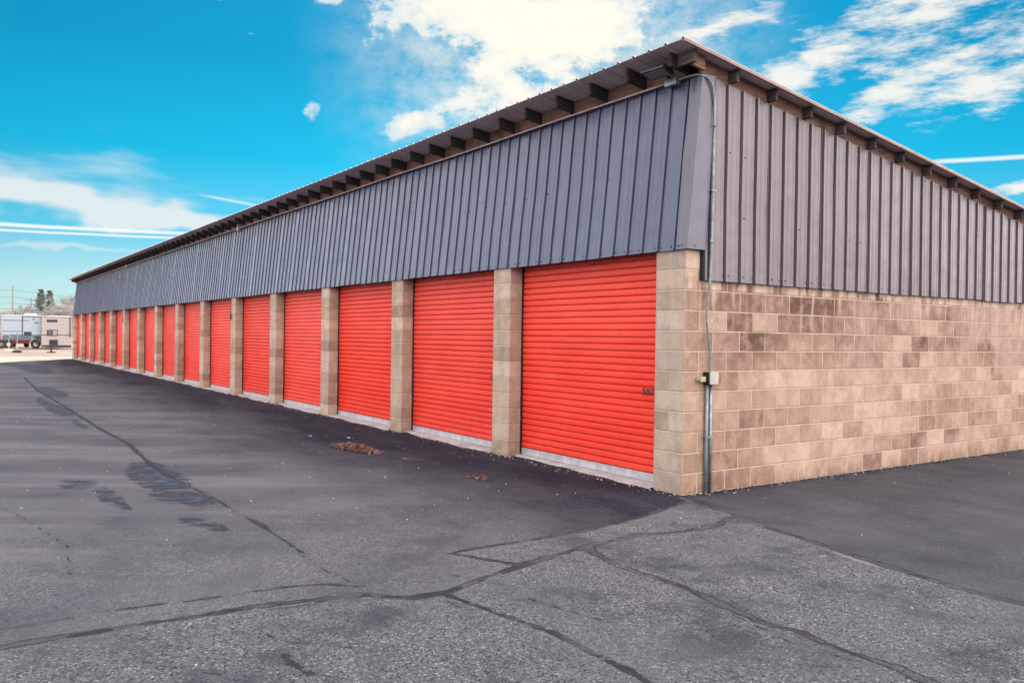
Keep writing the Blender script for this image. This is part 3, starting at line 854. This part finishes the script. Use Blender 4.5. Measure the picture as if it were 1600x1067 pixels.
# litter
def needles(name, cx, cy, rx, ry, n, lab, L=(.05, .16), mats=None, h=.035):
    mb = MB()
    for i in range(n):
        r = math.sqrt(random.random())*random.uniform(.35, 1.08); a = random.uniform(0, 6.283)
        x = cx+rx*r*math.cos(a); y = cy+ry*r*math.sin(a)+.12*(x-cx)
        z = .004+random.random()*h*(1.25-min(1.1, r))
        d = random.gauss(.45, .9); l = random.uniform(*L); w_ = random.uniform(.0018, .0045)
        dx, dy = math.cos(d)*l/2, math.sin(d)*l/2; nxx, nyy = -math.sin(d)*w_, math.cos(d)*w_
        dz = random.gauss(0, .016); bz = random.uniform(0, .008); mi = random.choice((0, 0, 1, 2, 2))
        z0_, z1_ = max(.003, z-dz), max(.003, z+dz)
        mb.poly([(x-dx-nxx,y-dy-nyy,z0_),(x-nxx,y-nyy,(z0_+z1_)/2+bz),(x+nxx,y+nyy,(z0_+z1_)/2+bz+.002),(x-dx+nxx,y-dy+nyy,z0_+.002)], mi)
        mb.poly([(x-nxx,y-nyy,(z0_+z1_)/2+bz),(x+dx-nxx,y+dy-nyy,z1_),(x+dx+nxx,y+dy+nyy,z1_+.002),(x+nxx,y+nyy,(z0_+z1_)/2+bz+.002)], mi)
    o = mb.build(name, mats); tag(o, lab, 'debris', kind='stuff'); return o
nm_ = [simple('needle_brown', (.15, .06, .045), .8), simple('needle_tan', (.34, .19, .14), .8), simple('needle_dark', (.03, .016, .014), .8)]
needles('pine_needle_pile', -4.55, -1.46, .56, .15, 1250, 'long low pile of dry reddish brown pine needles on the dark asphalt', (.05,.18), nm_, .06)
needles('leaf_crumbs', -1.80, -1.24, .17, .09, 130, 'small scatter of tan leaf crumbs on the dark asphalt before the nearest door', (.012,.04), nm_, .012)
mb = MB()
for i in range(1500):
    x = random.uniform(-14, 5); y = random.uniform(-6, -.05) if x < 0 else random.uniform(-5.5, 6)
    foot = i > 330
    if foot:
        if random.random() < .6: x = random.uniform(-20, 0.); y = -.03-random.expovariate(22)
        else: x = .012+random.expovariate(22); y = random.uniform(0, 7.5)
    elif x < .1 and y > -.1: continue
    s_ = random.uniform(.003, .010)*(1.4 if random.random() < .08 else 1)
    h = s_*.6; a = random.uniform(0, 3)
    c_, sn_ = math.cos(a), math.sin(a); q4 = [(c_*s_-sn_*s_*.6, sn_*s_+c_*s_*.6), (-c_*s_-sn_*s_*.5, -sn_*s_+c_*s_*.5), (-c_*s_*.9+sn_*s_*.6, -sn_*s_*.9-c_*s_*.6), (c_*s_*.8+sn_*s_*.4, sn_*s_*.8-c_*s_*.4)]
    mi = random.choice((2, 2, 3, 3, 0)) if foot else random.choice((0, 0, 0, 2, 2, 3))
    mb.hexa([(x+u, y+v, -.002) for u, v in q4]+[(x+u*.6, y+v*.6, h) for u, v in q4], mi)
o = mb.build('loose_grit', [simple('grit_grey', (.35,.34,.34),.9), simple('grit_pale', (.6,.57,.53),.9), simple('grit_dark', (.05,.05,.055),.9), nm_[1]])
tag(o, 'loose grit and small stones scattered over the asphalt', 'grit', kind='stuff')
# two single bits
def leaf(x, y, s_, mt, lab, name, cat, a=.5):
    mb = MB(); n_ = 8; top = []
    for i in range(n_):
        t = 2*math.pi*i/n_; r = 1 if i % 2 else .72
        top.append((s_*math.cos(t)*r, s_*.42*math.sin(t)*r, .004+.010*abs(math.sin(t))))
    for i in range(n_): mb.poly([(0,0,.004), top[i], top[(i+1) % n_]])
    o = mb.build(name, mt, loc=(x, y, .001), solid=.0015); o.rotation_euler = (0, 0, a); tag(o, lab, cat)
leaf(-3.44, -1.30, .045, simple('leaf_red', (.45,.10,.09), .7), 'small reddish leaf lying right of the needle pile', 'fallen_leaf', 'leaf', .6)
leaf(-6.21, -1.46, .030, simple('paper_white', (.7,.7,.72), .7), 'small white scrap on the asphalt left of the needle pile', 'paper_scrap', 'litter', .9)
leaf(-5.75, -1.05, .050, simple('scrap_grey', (.5,.5,.52), .7), 'flat grey scrap on the asphalt behind the needle pile', 'paper_scrap', 'litter', .3)

# =================================================================== BACKGROUND
def trailer(name, label, y0, y1, xf, depth, body, lower, zb, z1, grp):
    e = empty(name, (xf, (y0+y1)/2, 0)); tag(e, label, 'travel trailer', grp)
    hw = (y1-y0)/2
    # body with rounded roof edge profile
    mb = MB()
    pr = [(-hw, zb), (hw, zb), (hw, z1-.10), (hw-.05, z1-.03), (hw-.15, z1), (-hw+.15, z1), (-hw+.05, z1-.03), (-hw, z1-.10)]
    f = [(0, y, z) for y, z in pr]; bk = [(-depth, y, z) for y, z in pr]
    mb.poly(f); mb.poly(bk[::-1]); n_ = len(pr)
    for i in range(n_):
        j = (i+1) % n_; mb.poly([f[i], bk[i], bk[j], f[j]])
    mb.build('body', body, e)
    mb = MB(); mb.box((-depth-.01, -hw-.012, z1-.045), (.02, hw+.012, z1+.02)); mb.build('roof', MW, e)
    return e, hw
MW = simple('trailer_white', (.60, .56, .53), .5, 0, .05)
def corr(name, c, c2):
    m, g, b, P = mat(name, .45)
    x, y, z = g.sep(P)[:3]
    k = g.ss(g.m('ABSOLUTE', g.sub(g.m('FRACT', g.mul(z, 3.4)), .5)), .40, .5)
    g.put(b.inputs['Base Color'], g.mix(g.mul(k, .5), g.mix(g.noise(P, .8, 3), c, c2), tuple(v*.55 for v in c)))
    return m
MBl = corr('trailer_skin_blue_white', (.26,.33,.41), (.34,.42,.50))
MBe = corr('trailer_skin_beige', (.30,.265,.265), (.38,.34,.335))
MGr = simple('trailer_grey', (.08,.10,.13), .5); MSt = simple('trailer_stripe', (.10,.13,.17), .5); MBr = simple('brown_stripe', (.07,.04,.04), .5)
MBk = simple('trailer_black', (.012,.010,.014), .5); MGl = simple('trailer_glass', (.10,.09,.11), .15); MGl2 = simple('trailer_glass_pale', (.30,.26,.26), .2)
MTy = simple('tyre_rubber', (.02,.02,.022), .9); MRim = simple('white_rim', (.32,.31,.31), .5)
def wheel(e, y, x=-.02, r=.36, zc=None):
    mb = MB(); zc = r if zc is None else zc
    mb.tube([(x-.22, y, zc), (x-.20, y, zc), (x+.02, y, zc), (x+.04, y, zc)], [r*.9, r, r, r*.88], 24)
    o = mb.build('tyre', MTy, e, smooth=False)
    mb = MB(); mb.tube([(x+.035, y, zc), (x+.05, y, zc), (x+.055, y, zc)], [r*.46, r*.44, r*.15], 20); mb.build('rim', MRim, o)
ea, hw = trailer('travel_trailer', 'white travel trailer with pale blue side, grey lower band and black square vent', -1.80, .985, -75, 2.4, MBl, None, .72, 2.80, 'trailers parked beyond the lot')
def ab(e, hw0, mats, name, ya, yb, za, zb, x=(.0, .02), par=None, bev=0):
    mb = MB(); mb.box((x[0], ya-hw0, za), (x[1], yb-hw0, zb)); return mb.build(name, mats, par or e, bevel=bev)
ca = (-1.80+.985)/2
ab(ea, ca, MGr, 'lower_band', -1.79, .98, .74, 1.16, (.0,.025))
ab(ea, ca, MSt, 'stripe', -1.79, .10, 2.33, 2.40, (.0,.018)); ab(ea, ca, MSt, 'stripe', -.35, .98, 2.66, 2.75, (.0,.03))
ab(ea, ca, MSt, 'stripe', -1.79, -.4, 1.42, 1.47, (.0,.018))
ab(ea, ca, MBk, 'door_frame', -.40, -.345, 1.1, 2.74, (.0,.04))
ab(ea, ca, MBk, 'vent', -.24, .29, 1.12, 1.42, (.0,.04)); ab(ea, ca, MBk, 'marker_light', .38, .48, 2.48, 2.57, (.0,.03)); ab(ea, ca, MSt, 'badge', .50, .78, 2.15, 2.24, (.0,.03))
ab(ea, ca, MBk, 'chassis', -1.75, .95, .60, .74, (-2.3,-.05)); ab(ea, ca, MBk, 'tail_post', .60, .82, .40, 1.02, (.05,.25))
ab(ea, ca, MRim, 'tail_light', .28, .38, .82, .98, (.0,.05))
mb = MB(); mb.box((-1.6,.25,2.80),(-.5,1.15,2.98)); mb.build('air_conditioner', MW, ea, bevel=.05)
wheel(ea, -1.36-ca); wheel(ea, .60-ca, x=.1)
mb = MB(); mb.tube([(.16,.60-ca+.46*math.cos(t),.36+.46*math.sin(t)) for t in [i*math.pi/10 for i in range(2,11)]], .035, 6); mb.build('fender', MRim, ea)
eb, hb = trailer('travel_trailer', 'beige travel trailer end with dark windows and a brown stripe, beside the storage building', 1.00, 3.27, -74.6, 6.5, MBe, None, .30, 2.74, 'trailers parked beyond the lot')
cb = (1.00+3.27)/2
ab(eb, cb, MBr, 'stripe', 1.0, 3.27, 1.14, 1.21, (.0,.02)); ab(eb, cb, MBk, 'skirt', 1.02, 3.25, .16, .31, (-.5,.0)); ab(eb, cb, MSt, 'stripe', 1.0, 3.25, 2.66, 2.71, (.0,.03))
def panew(ya, yb, za, zb):
    fr = ab(eb, cb, MBk, 'window', ya, yb, za, zb, (.0,.04), bev=.03)
    return fr
w1 = panew(1.38, 2.18, 2.27, 2.48)
w2 = panew(1.40, 2.20, 1.10, 1.62); ab(eb, cb, MGl, 'pane', 1.45, 1.77, 1.16, 1.56, (.041,.05), w2); ab(eb, cb, MGl2, 'pane', 1.84, 2.15, 1.16, 1.56, (.041,.05), w2)
w3 = ab(eb, cb, MBk, 'hatch', 1.58, 2.22, .34, .78, (.0,.06), bev=.04)
ab(eb, cb, MBk, 'corner_trim', 3.10, 3.17, 1.0, 2.66, (.0,.05)); ab(eb, cb, MBk, 'bumper', 1.3, 3.2, .12, .22, (.02,.2))
ab(eb, cb, MW, 'roof_rail', 1.6, 3.1, 2.77, 2.82, (-3.,-.1))
# jack stand in front
js = empty('jack_stand', (-60.4, .36, 0)); tag(js, 'dark jack stand on the ground before the beige trailer', 'jack stand')
mb = MB(); mb.box((-.25,-.28,0),(.25,.28,.06)); mb.build('base', MBk, js, bevel=.02)
mb = MB(); mb.tube([(0,0,.06),(0,0,.22),(0,0,.52)], [.10,.05,.05], 10); mb.build('post', MBk, js)
# two posts in bases with a rope
for (x, y, h, mbase, lb) in ((-66., -1.86, 1.25, simple('concrete_base', (.6,.52,.44),.9), 'thin post in a pale concrete base, left of the dark-based one'),
                             (-60.4, -1.70, 1.40, MBk, 'thin post in a dark base before the white trailer')):
    e = empty('barrier_post', (x, y, 0)); tag(e, lb, 'post', 'posts before the trailers')
    mb = MB(); mb.tube([(0,0,.01),(0,0,.10),(0,0,.16)], [.30,.30,.16], 16); mb.build('base', mbase, e)
    mb = MB(); mb.tube([(0,0,.16),(0,0,h)], .028, 8); mb.build('pole', simple('post_paint', (.22,.25,.24),.5), e)
    mb = MB(); mb.tube([(0,0,.25),(0,0,.62)], .05, 8); mb.build('sleeve', simple('post_sleeve', (.42,.45,.36),.6), e)
mb = MB(); pts = []
for i in range(21):
    t = i/20; pts.append((-66+5.6*t, -1.86+.16*t, 1.2+.15*t-.5*(1-(2*t-1)**2)*.5))
mb.tube(pts, .018, 5); mb.tube([(-66,-1.86,1.2),(-67,-3.5,1.1),(-68,-6,1.2)], .018, 5)
tag(mb.build('rope', simple('rope_grey', (.3,.32,.33),.8)), 'thin rope strung between the two barrier posts', 'rope')
# red car behind the trailers (rounded saloon) and red piece beneath
def car(loc, rz, lab):
    e = empty('parked_car', loc, rz); tag(e, lab, 'car', 'red cars beyond the trailers')
    paint = simple('red_car_paint', (.45,.03,.03), .3, 0, .1)
    side = [(-2.1,.35),(2.1,.35),(2.15,.65),(2.05,.85),(1.2,.95),(.6,1.38),(-.8,1.42),(-1.5,1.0),(-2.1,.92),(-2.15,.6)]
    mb = MB(); A_ = [(x,-.82,z) for x,z in side]; B_ = [(x,.82,z) for x,z in side]
    mb.poly(A_); mb.poly(B_[::-1])
    for i in range(len(side)):
        j = (i+1) % len(side); mb.poly([A_[i], B_[i], B_[j], A_[j]])
    mb.build('body', paint, e, bevel=.08)
    for s_ in (-1, 1):
        mb = MB(); mb.poly([(1.05,s_*.828,.96),(.56,s_*.828,1.32),(-.75,s_*.828,1.35),(-1.35,s_*.828,1.0)]); mb.build('window', MGl, e)
        for x in (-1.3, 1.3):
            mb = MB(); mb.tube([(x, s_*.62, .32), (x, s_*.85, .32)], .32, 18); w_ = mb.build('wheel', MTy, e)
            mb = MB(); mb.tube([(x, s_*.85, .32), (x, s_*.86, .32)], .18, 14); mb.build('rim', MRim, w_)
    return e
car((-79.5, -3.05, -.03), R(95), 'red car at the far left behind the white trailer')
car((-84., -.6, -.03), R(20), 'red car half seen beneath the white trailer')
# red sign-like store building far left
e = empty('store_building', (-112, -1.6, 0)); tag(e, 'far red-topped flat store building behind the trailers', 'building')
mb = MB(); mb.box((-12,-16,-.03),(0,.55,3.4)); mb.build('wall', simple('store_wall', (.50,.44,.40),.8), e)
mb = MB(); mb.box((-12.1,-16.1,3.4),(.15,.8,4.95)); mb.build('fascia', simple('store_red', (.45,.05,.07),.6), e)
mb = MB(); mb.box((-12.2,-16.2,4.95),(.2,.85,5.05)); mb.build('parapet_cap', MW, e)

# utility poles and wires
HZ = lambda c, k: tuple(a*(1-k)+b*k for a, b in zip(c, (.60,.66,.66)))  # blends distance haze into the base colour of far things
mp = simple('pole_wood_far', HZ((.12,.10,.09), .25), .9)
def pole(x, y, h, lab, arm=True, rz=0., nm='utility_pole', tr=False):
    e = empty(nm, (x, y, 0), rz); tag(e, lab, 'utility pole', 'utility poles beyond the trailers')
    mb = MB(); mb.tube([(0,0,-.03),(0,0,h)], [.20,.13], 8); mb.build('pole', mp, e)
    if arm:
        mb = MB(); mb.box((-.08,-1.5,h-.75),(.08,1.5,h-.58)); mb.box((-.06,-1.1,h-1.8),(.06,1.1,h-1.66)) if tr else None
        a_ = mb.build('crossarm', mp, e)
        mb = MB()
        for q_ in (-1.35,-.6,.6,1.35): mb.tube([(0,q_,h-.58),(0,q_,h-.36)], .06, 6)
        mb.build('insulator', mp, a_)
    return e
pole(-200, 6.6, 10.9, 'tall bare utility pole, leftmost of the row beyond the trailers', arm=False)
pole(-285, 16.6, 10.5, 'slim utility pole between the leftmost pole and the crossarm pole', arm=False)
pole(-240, 13.1, 9.9, 'utility pole with two crossarms left of the tall conifer', tr=True)
pole(-230, 15.4, 8.6, 'utility pole standing in front of the tall conifer', arm=False)
mw = simple('wire_dark', HZ((.05,.05,.06), .15), .8)
for i, (z, lb) in enumerate(((10.1, 'highest overhead wire crossing the sky at left'), (8.6, 'second overhead wire from the top at left'), (7.3, 'third overhead wire from the top at left'), (6.1, 'lowest overhead wire at left'))):
    mb = MB(); pts = []
    for k_ in range(25):
        t = k_/24; y = -60+66.6*t; pts.append((-200, y, z-1.4*(1-(2*t-1)**2)))
    for k_ in range(1, 25):
        t = k_/24; y = 6.6+60*t; pts.append((-200-40*t, y, z-2.0*t*(1-t)*4*.5-1.2*t))
    mb.tube(pts, .035, 4); tag(mb.build('overhead_wire', mw), lb, 'wire', 'overhead wires')

# hazy trees
def bare_tree(x, y, h, wd, c, lab, seed):
    rr = random.Random(seed); e = empty('bare_tree', (x, y, -.03)); tag(e, lab, 'tree', 'trees beyond the trailers')
    tw = MB(); mb = MB()
    mb.tube([(0,0,0),(0,0,h*.22),(rr.gauss(0,.15),rr.gauss(0,.15),h*.42)], [h*.028,h*.02,h*.014], 6)
    def br(p, d, L, r, lv):
        q_ = p+d*L
        (mb if lv < 2 else tw).tube([tuple(p), tuple(q_)], [r, r*.55], 4 if lv < 2 else 3, caps=False)
        if lv >= 5: return
        for _ in range(3 if lv < 4 else 3):
            nd = (d+Vector((rr.gauss(0,.5), rr.gauss(0,.5)*wd, rr.gauss(.10,.32)))).normalized()
            br(p+d*L*rr.uniform(.45,1), nd, L*rr.uniform(.6,.85), max(r*.55, .045), lv+1)
    for _ in range(5):
        br(Vector((0,0,h*rr.uniform(.15,.35))), Vector((rr.gauss(0,.5),rr.gauss(0,.6)*wd,.9)).normalized(), h*.26, h*.012, 0)
    m1 = simple('bark_far', c, .9)
    mb.build('trunk', m1, e); tw.build('crown', m1, e)
def conifer(x, y, h, wd, c, lab, seed):
    rr = random.Random(seed); e = empty('conifer_tree', (x, y, -.03)); tag(e, lab, 'tree', 'trees beyond the trailers')
    mb = MB(); mb.tube([(0,0,0),(0,0,h)], [h*.02,.03], 6); mb.build('trunk', simple('trunk_far', HZ((.1,.08,.07),.4), .9), e)
    mb = MB(); z = h*.14
    while z < h*.99:
        f = (1-(z/h))**.75
        for k_ in range(int(6+10*f)):
            if rr.random() < .18: continue
            a = rr.uniform(0, 6.28); L = wd*f*rr.uniform(.55,1.15)+.15; dr = -L*rr.uniform(.0,.35)
            for s_ in range(8):
                t = (s_+rr.random())/8; px = math.cos(a)*L*t; py = math.sin(a)*L*t; pz = z+dr*t+rr.gauss(0,.06)
                w_ = .34*(1.25-t)*rr.uniform(.5,1.3)+.08; b_ = a+rr.gauss(0,.9)
                mb.poly([(px-math.sin(b_)*w_,py+math.cos(b_)*w_,pz-rr.uniform(.05,.25)),(px+math.sin(b_)*w_,py-math.cos(b_)*w_,pz-rr.uniform(.05,.25)),(px+math.cos(a)*w_*1.6,py+math.sin(a)*w_*1.6,pz+.08)])
        z += h*.022
    mb.build('crown', simple('needles_far', c, .9), e)
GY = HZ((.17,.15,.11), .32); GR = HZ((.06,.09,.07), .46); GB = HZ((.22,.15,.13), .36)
# y at x = -200 for image columns: px10 5.5, px75 13.2, px113 17.8
T = [(-215,7.0,5.6,1.2),(-205,8.6,6.4,1.4),(-220,10.6,6.9,1.3),(-230,12.4,6.6,1.2),(-210,15.6,6.2,1.2),(-225,18.1,8.2,1.3),(-215,19.6,7.8,1.4),(-235,21.5,9.3,1.4),(-240,3.5,6.5,1.3),(-230,-1.,7.5,1.3),(-235,25,8.5,1.3),(-225,29,9,1.3)]
names = ['thin bare tree just right of the leftmost utility pole','bushy bare tree right of the leftmost utility pole','pale bare tree between the slim pole and the crossarm pole','bare tree behind the crossarm pole','low bare tree at the foot of the conifer','round bare tree right of the tall conifer','bare tree close to the storage building end','tallest bare tree partly hidden by the storage building','bare tree behind the red-topped store','bare tree far left behind the store','bare tree hidden behind the storage building','bare tree furthest right behind the storage building']
for i, (x, y, h, wd) in enumerate(T):
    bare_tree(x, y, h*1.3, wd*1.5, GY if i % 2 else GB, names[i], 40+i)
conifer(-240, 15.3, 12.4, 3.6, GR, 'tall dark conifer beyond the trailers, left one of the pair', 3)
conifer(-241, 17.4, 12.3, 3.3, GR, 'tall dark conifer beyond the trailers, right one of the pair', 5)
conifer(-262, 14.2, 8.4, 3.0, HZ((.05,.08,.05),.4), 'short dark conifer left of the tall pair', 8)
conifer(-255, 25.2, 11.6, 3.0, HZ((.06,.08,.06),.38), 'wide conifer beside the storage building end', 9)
# low hazy scrub line far off
mb = MB(); rr = random.Random(2)
for i in range(5200):
    y = rr.uniform(-60, 90); h = 3.2+1.2*math.sin(y*.23)+.9*math.sin(y*.71+1); z = rr.random()**.8*max(1.2, h); s_ = rr.uniform(.12,.4); x = -290+rr.gauss(0,3)
    a = rr.uniform(0, 3.14)
    mb.poly([(x,y-s_,z),(x+s_*math.cos(a),y+s_*.5,z-s_*.6),(x,y+s_*.6,z+s_)])
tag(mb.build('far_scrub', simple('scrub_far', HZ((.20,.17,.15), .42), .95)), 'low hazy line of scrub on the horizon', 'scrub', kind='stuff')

# =================================================================== SKY AND SUN
SUN_AZ, SUN_EL = 143.0, 19.5
sd_ = Vector((math.cos(R(SUN_EL))*math.cos(R(SUN_AZ)), math.cos(R(SUN_EL))*math.sin(R(SUN_AZ)), math.sin(R(SUN_EL))))
wd_ = bpy.data.worlds.new('World'); scn.world = wd_; wd_.use_nodes = True
nt = wd_.node_tree; g = G(nt)
bg = nt.nodes['Background']
tc = nt.nodes.new('ShaderNodeTexCoord'); D = tc.outputs['Generated']
x, y, z = g.sep(D)[:3]
sky = g.n('ShaderNodeTexSky'); sky.sky_type = 'NISHITA'; sky.sun_disc = False
sky.sun_elevation = R(SUN_EL); sky.sun_rotation = R(90-SUN_AZ)
sky.altitude = 1400; sky.air_density = 1.; sky.dust_density = .6; sky.ozone_density = 2.
el = g.mul(g.m('ARCSINE', g.m('MAXIMUM', z, -.99)), 57.2958)
az = g.mul(g.m('ARCTAN2', y, x), 57.2958)
def scl(c, k):
    q = g.n('ShaderNodeVectorMath', operation='SCALE'); g.put(q.inputs[0], c); g.put(q.inputs[3], k); return q.outputs[0]
def vadd(a, b):
    q = g.n('ShaderNodeVectorMath', operation='ADD'); g.put(q.inputs[0], a); g.put(q.inputs[1], b); return q.outputs[0]
nish = scl(g.mix(1., sky.outputs[0], (.25, .9, 1.1), 'MULTIPLY'), .012)
grad = g.ramp(g.lin(el, -2, 40), [(0., (.74,.82,.79)), (.12, (.52,.76,.78)), (.20, (.12,.55,.76)), (.32, (.004,.43,.68)), (.47, (.0,.29,.52)), (1., (.002,.16,.42))])
# brighter towards the sun, deeper to the upper left
sdot = g.n('ShaderNodeVectorMath', operation='DOT_PRODUCT'); g.put(sdot.inputs[0], D); sdot.inputs[1].default_value = sd_
sdv = sdot.outputs['Value']
base = vadd(scl(grad, g.lin(sdv, .80, 1., .92, 1.20)), nish)
# azimuth-elevation plane for the clouds
C2 = g.xyz(az, el, 0.)
def warp(sc, amp, seed):
    a = g.sub(g.noise(g.scale(C2, sc), 1., 2, .6), .5)
    q = g.n('ShaderNodeMapping'); g.put(q.inputs[0], g.scale(C2, sc)); q.inputs['Location'].default_value = (seed, seed, seed)
    b = g.sub(g.noise(q.outputs[0], 1., 2, .6), .5)
    return g.add(az, g.mul(a, amp)), g.add(el, g.mul(b, amp))
wa, we = warp((.22, .30, 1), 3.0, 17.)
WP = g.xyz(wa, we, 0.)
def blob(a0, e0, ra, re, rot=0., amp=1.):
    q = g.n('ShaderNodeMapping', vector_type='TEXTURE'); g.put(q.inputs[0], WP)
    q.inputs['Location'].default_value = (a0, e0, 0); q.inputs['Rotation'].default_value = (0, 0, R(rot)); q.inputs['Scale'].default_value = (ra, re, 1)
    d = g.n('ShaderNodeVectorMath', operation='DOT_PRODUCT'); g.put(d.inputs[0], q.outputs[0]); g.put(d.inputs[1], q.outputs[0])
    return g.mul(g.m('POWER', .36788, d.outputs['Value']), amp)
def total(L):
    t = None
    for q in L:
        v = blob(*q); t = v if t is None else g.add(t, v)
    return t
# heaped bright clouds near the sun
big = total([(144.3,20.6,4.8,2.3,-4,1.75),(150.6,21.6,4.6,1.4,-14,1.25),(156.5,22.3,3.4,.8,-14,.8),(139.6,20.8,2.6,1.8,0,1.2),(145.5,16.6,3.4,1.0,25,.9),(152.2,14.2,2.4,1.0,-22,.95),(146.6,14.7,3.2,.9,25,.65),(159.0,14.7,.55,.9,20,.62),(164.7,20.8,1.6,.35,-20,.5),(142.5,16.9,4,1.3,8,.35),(163,19.2,.6,.3,0,.28)])
puff = g.noise(g.scale(C2, (.42,.60,1)), 1., 7, .64)
bm = g.ss(g.add(big, g.mul(g.mul(g.sub(puff, .5), g.ss(big, .03, .35)), 3.0)), .32, .72)
bd = g.ss(g.add(big, g.mul(g.sub(puff, .5), 2.2)), .55, 1.35)
# streaky high cloud on the right: stretched along a rising diagonal
rt = total([(132.5,20.2,3.0,.9,-15,.55),(121,20.8,5.,1.,-12,.7),(112,18,4,2.5,0,.6),(121.5,15.2,3.,.8,-20,.6),(119.5,17.5,4.6,2.6,0,.62),(115.5,14.8,5.,1.6,-10,.75),(127.2,16.8,4.2,1.5,-20,1.05),(129.5,20.4,3.5,1.0,-15,.55),(117.5,20.5,3.6,1.6,-15,.60),(114.5,9.1,3.2,.55,-4,1.0),(124,13,4,1.5,-20,.3),(131.5,14.6,2.2,1.2,-20,.45),(134,18,3,3,0,.35)])
rotm = g.n('ShaderNodeMapping'); g.put(rotm.inputs[0], C2); rotm.inputs['Rotation'].default_value = (0,0,R(24)); rotm.inputs['Scale'].default_value = (.30, 1.05, 1)
stn = g.noise(rotm.outputs[0], 1., 6, .68)
sm_ = g.ss(g.add(rt, g.mul(g.mul(g.sub(stn, .5), g.ss(rt, .02, .25)), 2.3)), .36, 1.08, 0., .92)
# soft banded cloud low on the left
lf = total([(166,6.6,9,.35,2,.5),(177,8.4,6.,1.5,12,.95),(168.5,7.4,7.5,.65,3,.95),(173,5.1,9,.30,-1,.6),(184,9,5,2,0,.45),(171,10.2,5.,2.0,14,.55),(162,8.2,4,.8,4,.35)])
ln = g.noise(g.scale(C2, (.13,.85,1)), 1., 4, .55)
lm = g.ss(g.add(lf, g.mul(g.sub(ln, .5), .9)), .30, 1.0, 0., .78)
# contrails
def trail(a0, e0, a1, e1, wdt, amp, fade=1.5):
    s_ = (e1-e0)/(a1-a0); le = g.add(g.mul(g.sub(az, a0), s_), e0)
    d = g.m('ABSOLUTE', g.sub(el, g.add(le, g.mul(g.sub(stn, .5), .08))))
    mk = g.ss(d, wdt*.15, wdt, 1., 0.)
    lo, hi = min(a0, a1), max(a0, a1)
    return g.mul(g.mul(mk, g.mul(g.ss(az, lo-.2, lo+fade), g.ss(az, hi+.2, hi-fade))), amp)
tr = g.m('MAXIMUM', trail(185,6.05,158,6.45,.17,.95), trail(185,5.72,160,6.10,.12,.85))
tr = g.m('MAXIMUM', tr, trail(166.4,8.85,160,8.0,.13,.55))
tr = g.m('MAXIMUM', tr, trail(119.5,11.0,104,10.6,.20,.85))
# unseen bright cloud overhead and behind the viewer, added as fill light
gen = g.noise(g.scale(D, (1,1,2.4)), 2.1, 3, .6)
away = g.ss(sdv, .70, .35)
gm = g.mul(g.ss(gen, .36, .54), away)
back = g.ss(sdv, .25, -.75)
cwhite = (1.06, .99, .87); 
c = g.mix(lm, base, (.93,.92,.88))
c = g.mix(sm_, c, (.97,.95,.89))
c = g.mix(tr, c, (.95,.97,.97))
c = g.mix(g.mul(bm, .93), c, scl(g.mix(bd, (.66,.80,.88), cwhite), 1.))
c = g.mix(g.mul(g.m('POWER', g.lin(sdv, .955, 1.), 2.2), g.lin(puff, .35, .65, .15, .95)), c, (1.12, 1.03, .88))
def fill_lobe(v, lo, hi):  # unseen bright sky patch, added to light the walls and siding
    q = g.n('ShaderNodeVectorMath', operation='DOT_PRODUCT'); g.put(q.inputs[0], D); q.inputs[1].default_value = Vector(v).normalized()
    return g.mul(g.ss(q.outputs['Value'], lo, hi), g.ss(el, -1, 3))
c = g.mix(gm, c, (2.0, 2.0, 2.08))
c = g.mix(g.mul(fill_lobe((-.84, -.52, .12), .885, .985), .9), c, (2.1, 2.3, 2.5))
c = g.mix(fill_lobe((-.10, -.95, .40), .15, .9), c, (2.6, 2.5, 2.5))
c = g.mix(fill_lobe((.88, .42, .30), .30, .85), c, (4.2, 3.75, 3.5))
c = g.mix(g.ss(el, 0., -1.5), c, (.16,.14,.13))
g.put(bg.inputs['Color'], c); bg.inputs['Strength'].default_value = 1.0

sl = bpy.data.lights.new('sun', 'SUN'); sl.energy = 2.4; sl.angle = R(4.); sl.color = (1., .90, .76)
so = bpy.data.objects.new('sun', sl); col.objects.link(so)
so.rotation_euler = (-sd_).to_track_quat('-Z', 'Y').to_euler()

# =================================================================== CAMERA
cam = bpy.data.cameras.new('camera'); co = bpy.data.objects.new('camera', cam); col.objects.link(co)
co.location = (5.8044, -6.0640, 1.5390); co.rotation_euler = (1.5655215, -.0138471, .9682519)
cam.sensor_width = 36.; cam.lens = 1299.185/1600*36.; cam.clip_start = .05; cam.clip_end = 6000
scn.camera = co
scn.view_settings.view_transform = 'Standard'; scn.view_settings.look = 'None'; scn.view_settings.exposure = 0; scn.view_settings.gamma = 1
scn.render.engine = 'CYCLES'; scn.cycles.use_denoising = True; scn.cycles.max_bounces = 3; scn.cycles.diffuse_bounces = 2; scn.cycles.glossy_bounces = 2; scn.cycles.transmission_bounces = 0
scn.cycles.caustics_reflective = False; scn.cycles.caustics_refractive = False
wd_.cycles.sampling_method = 'MANUAL'; wd_.cycles.sample_map_resolution = 512
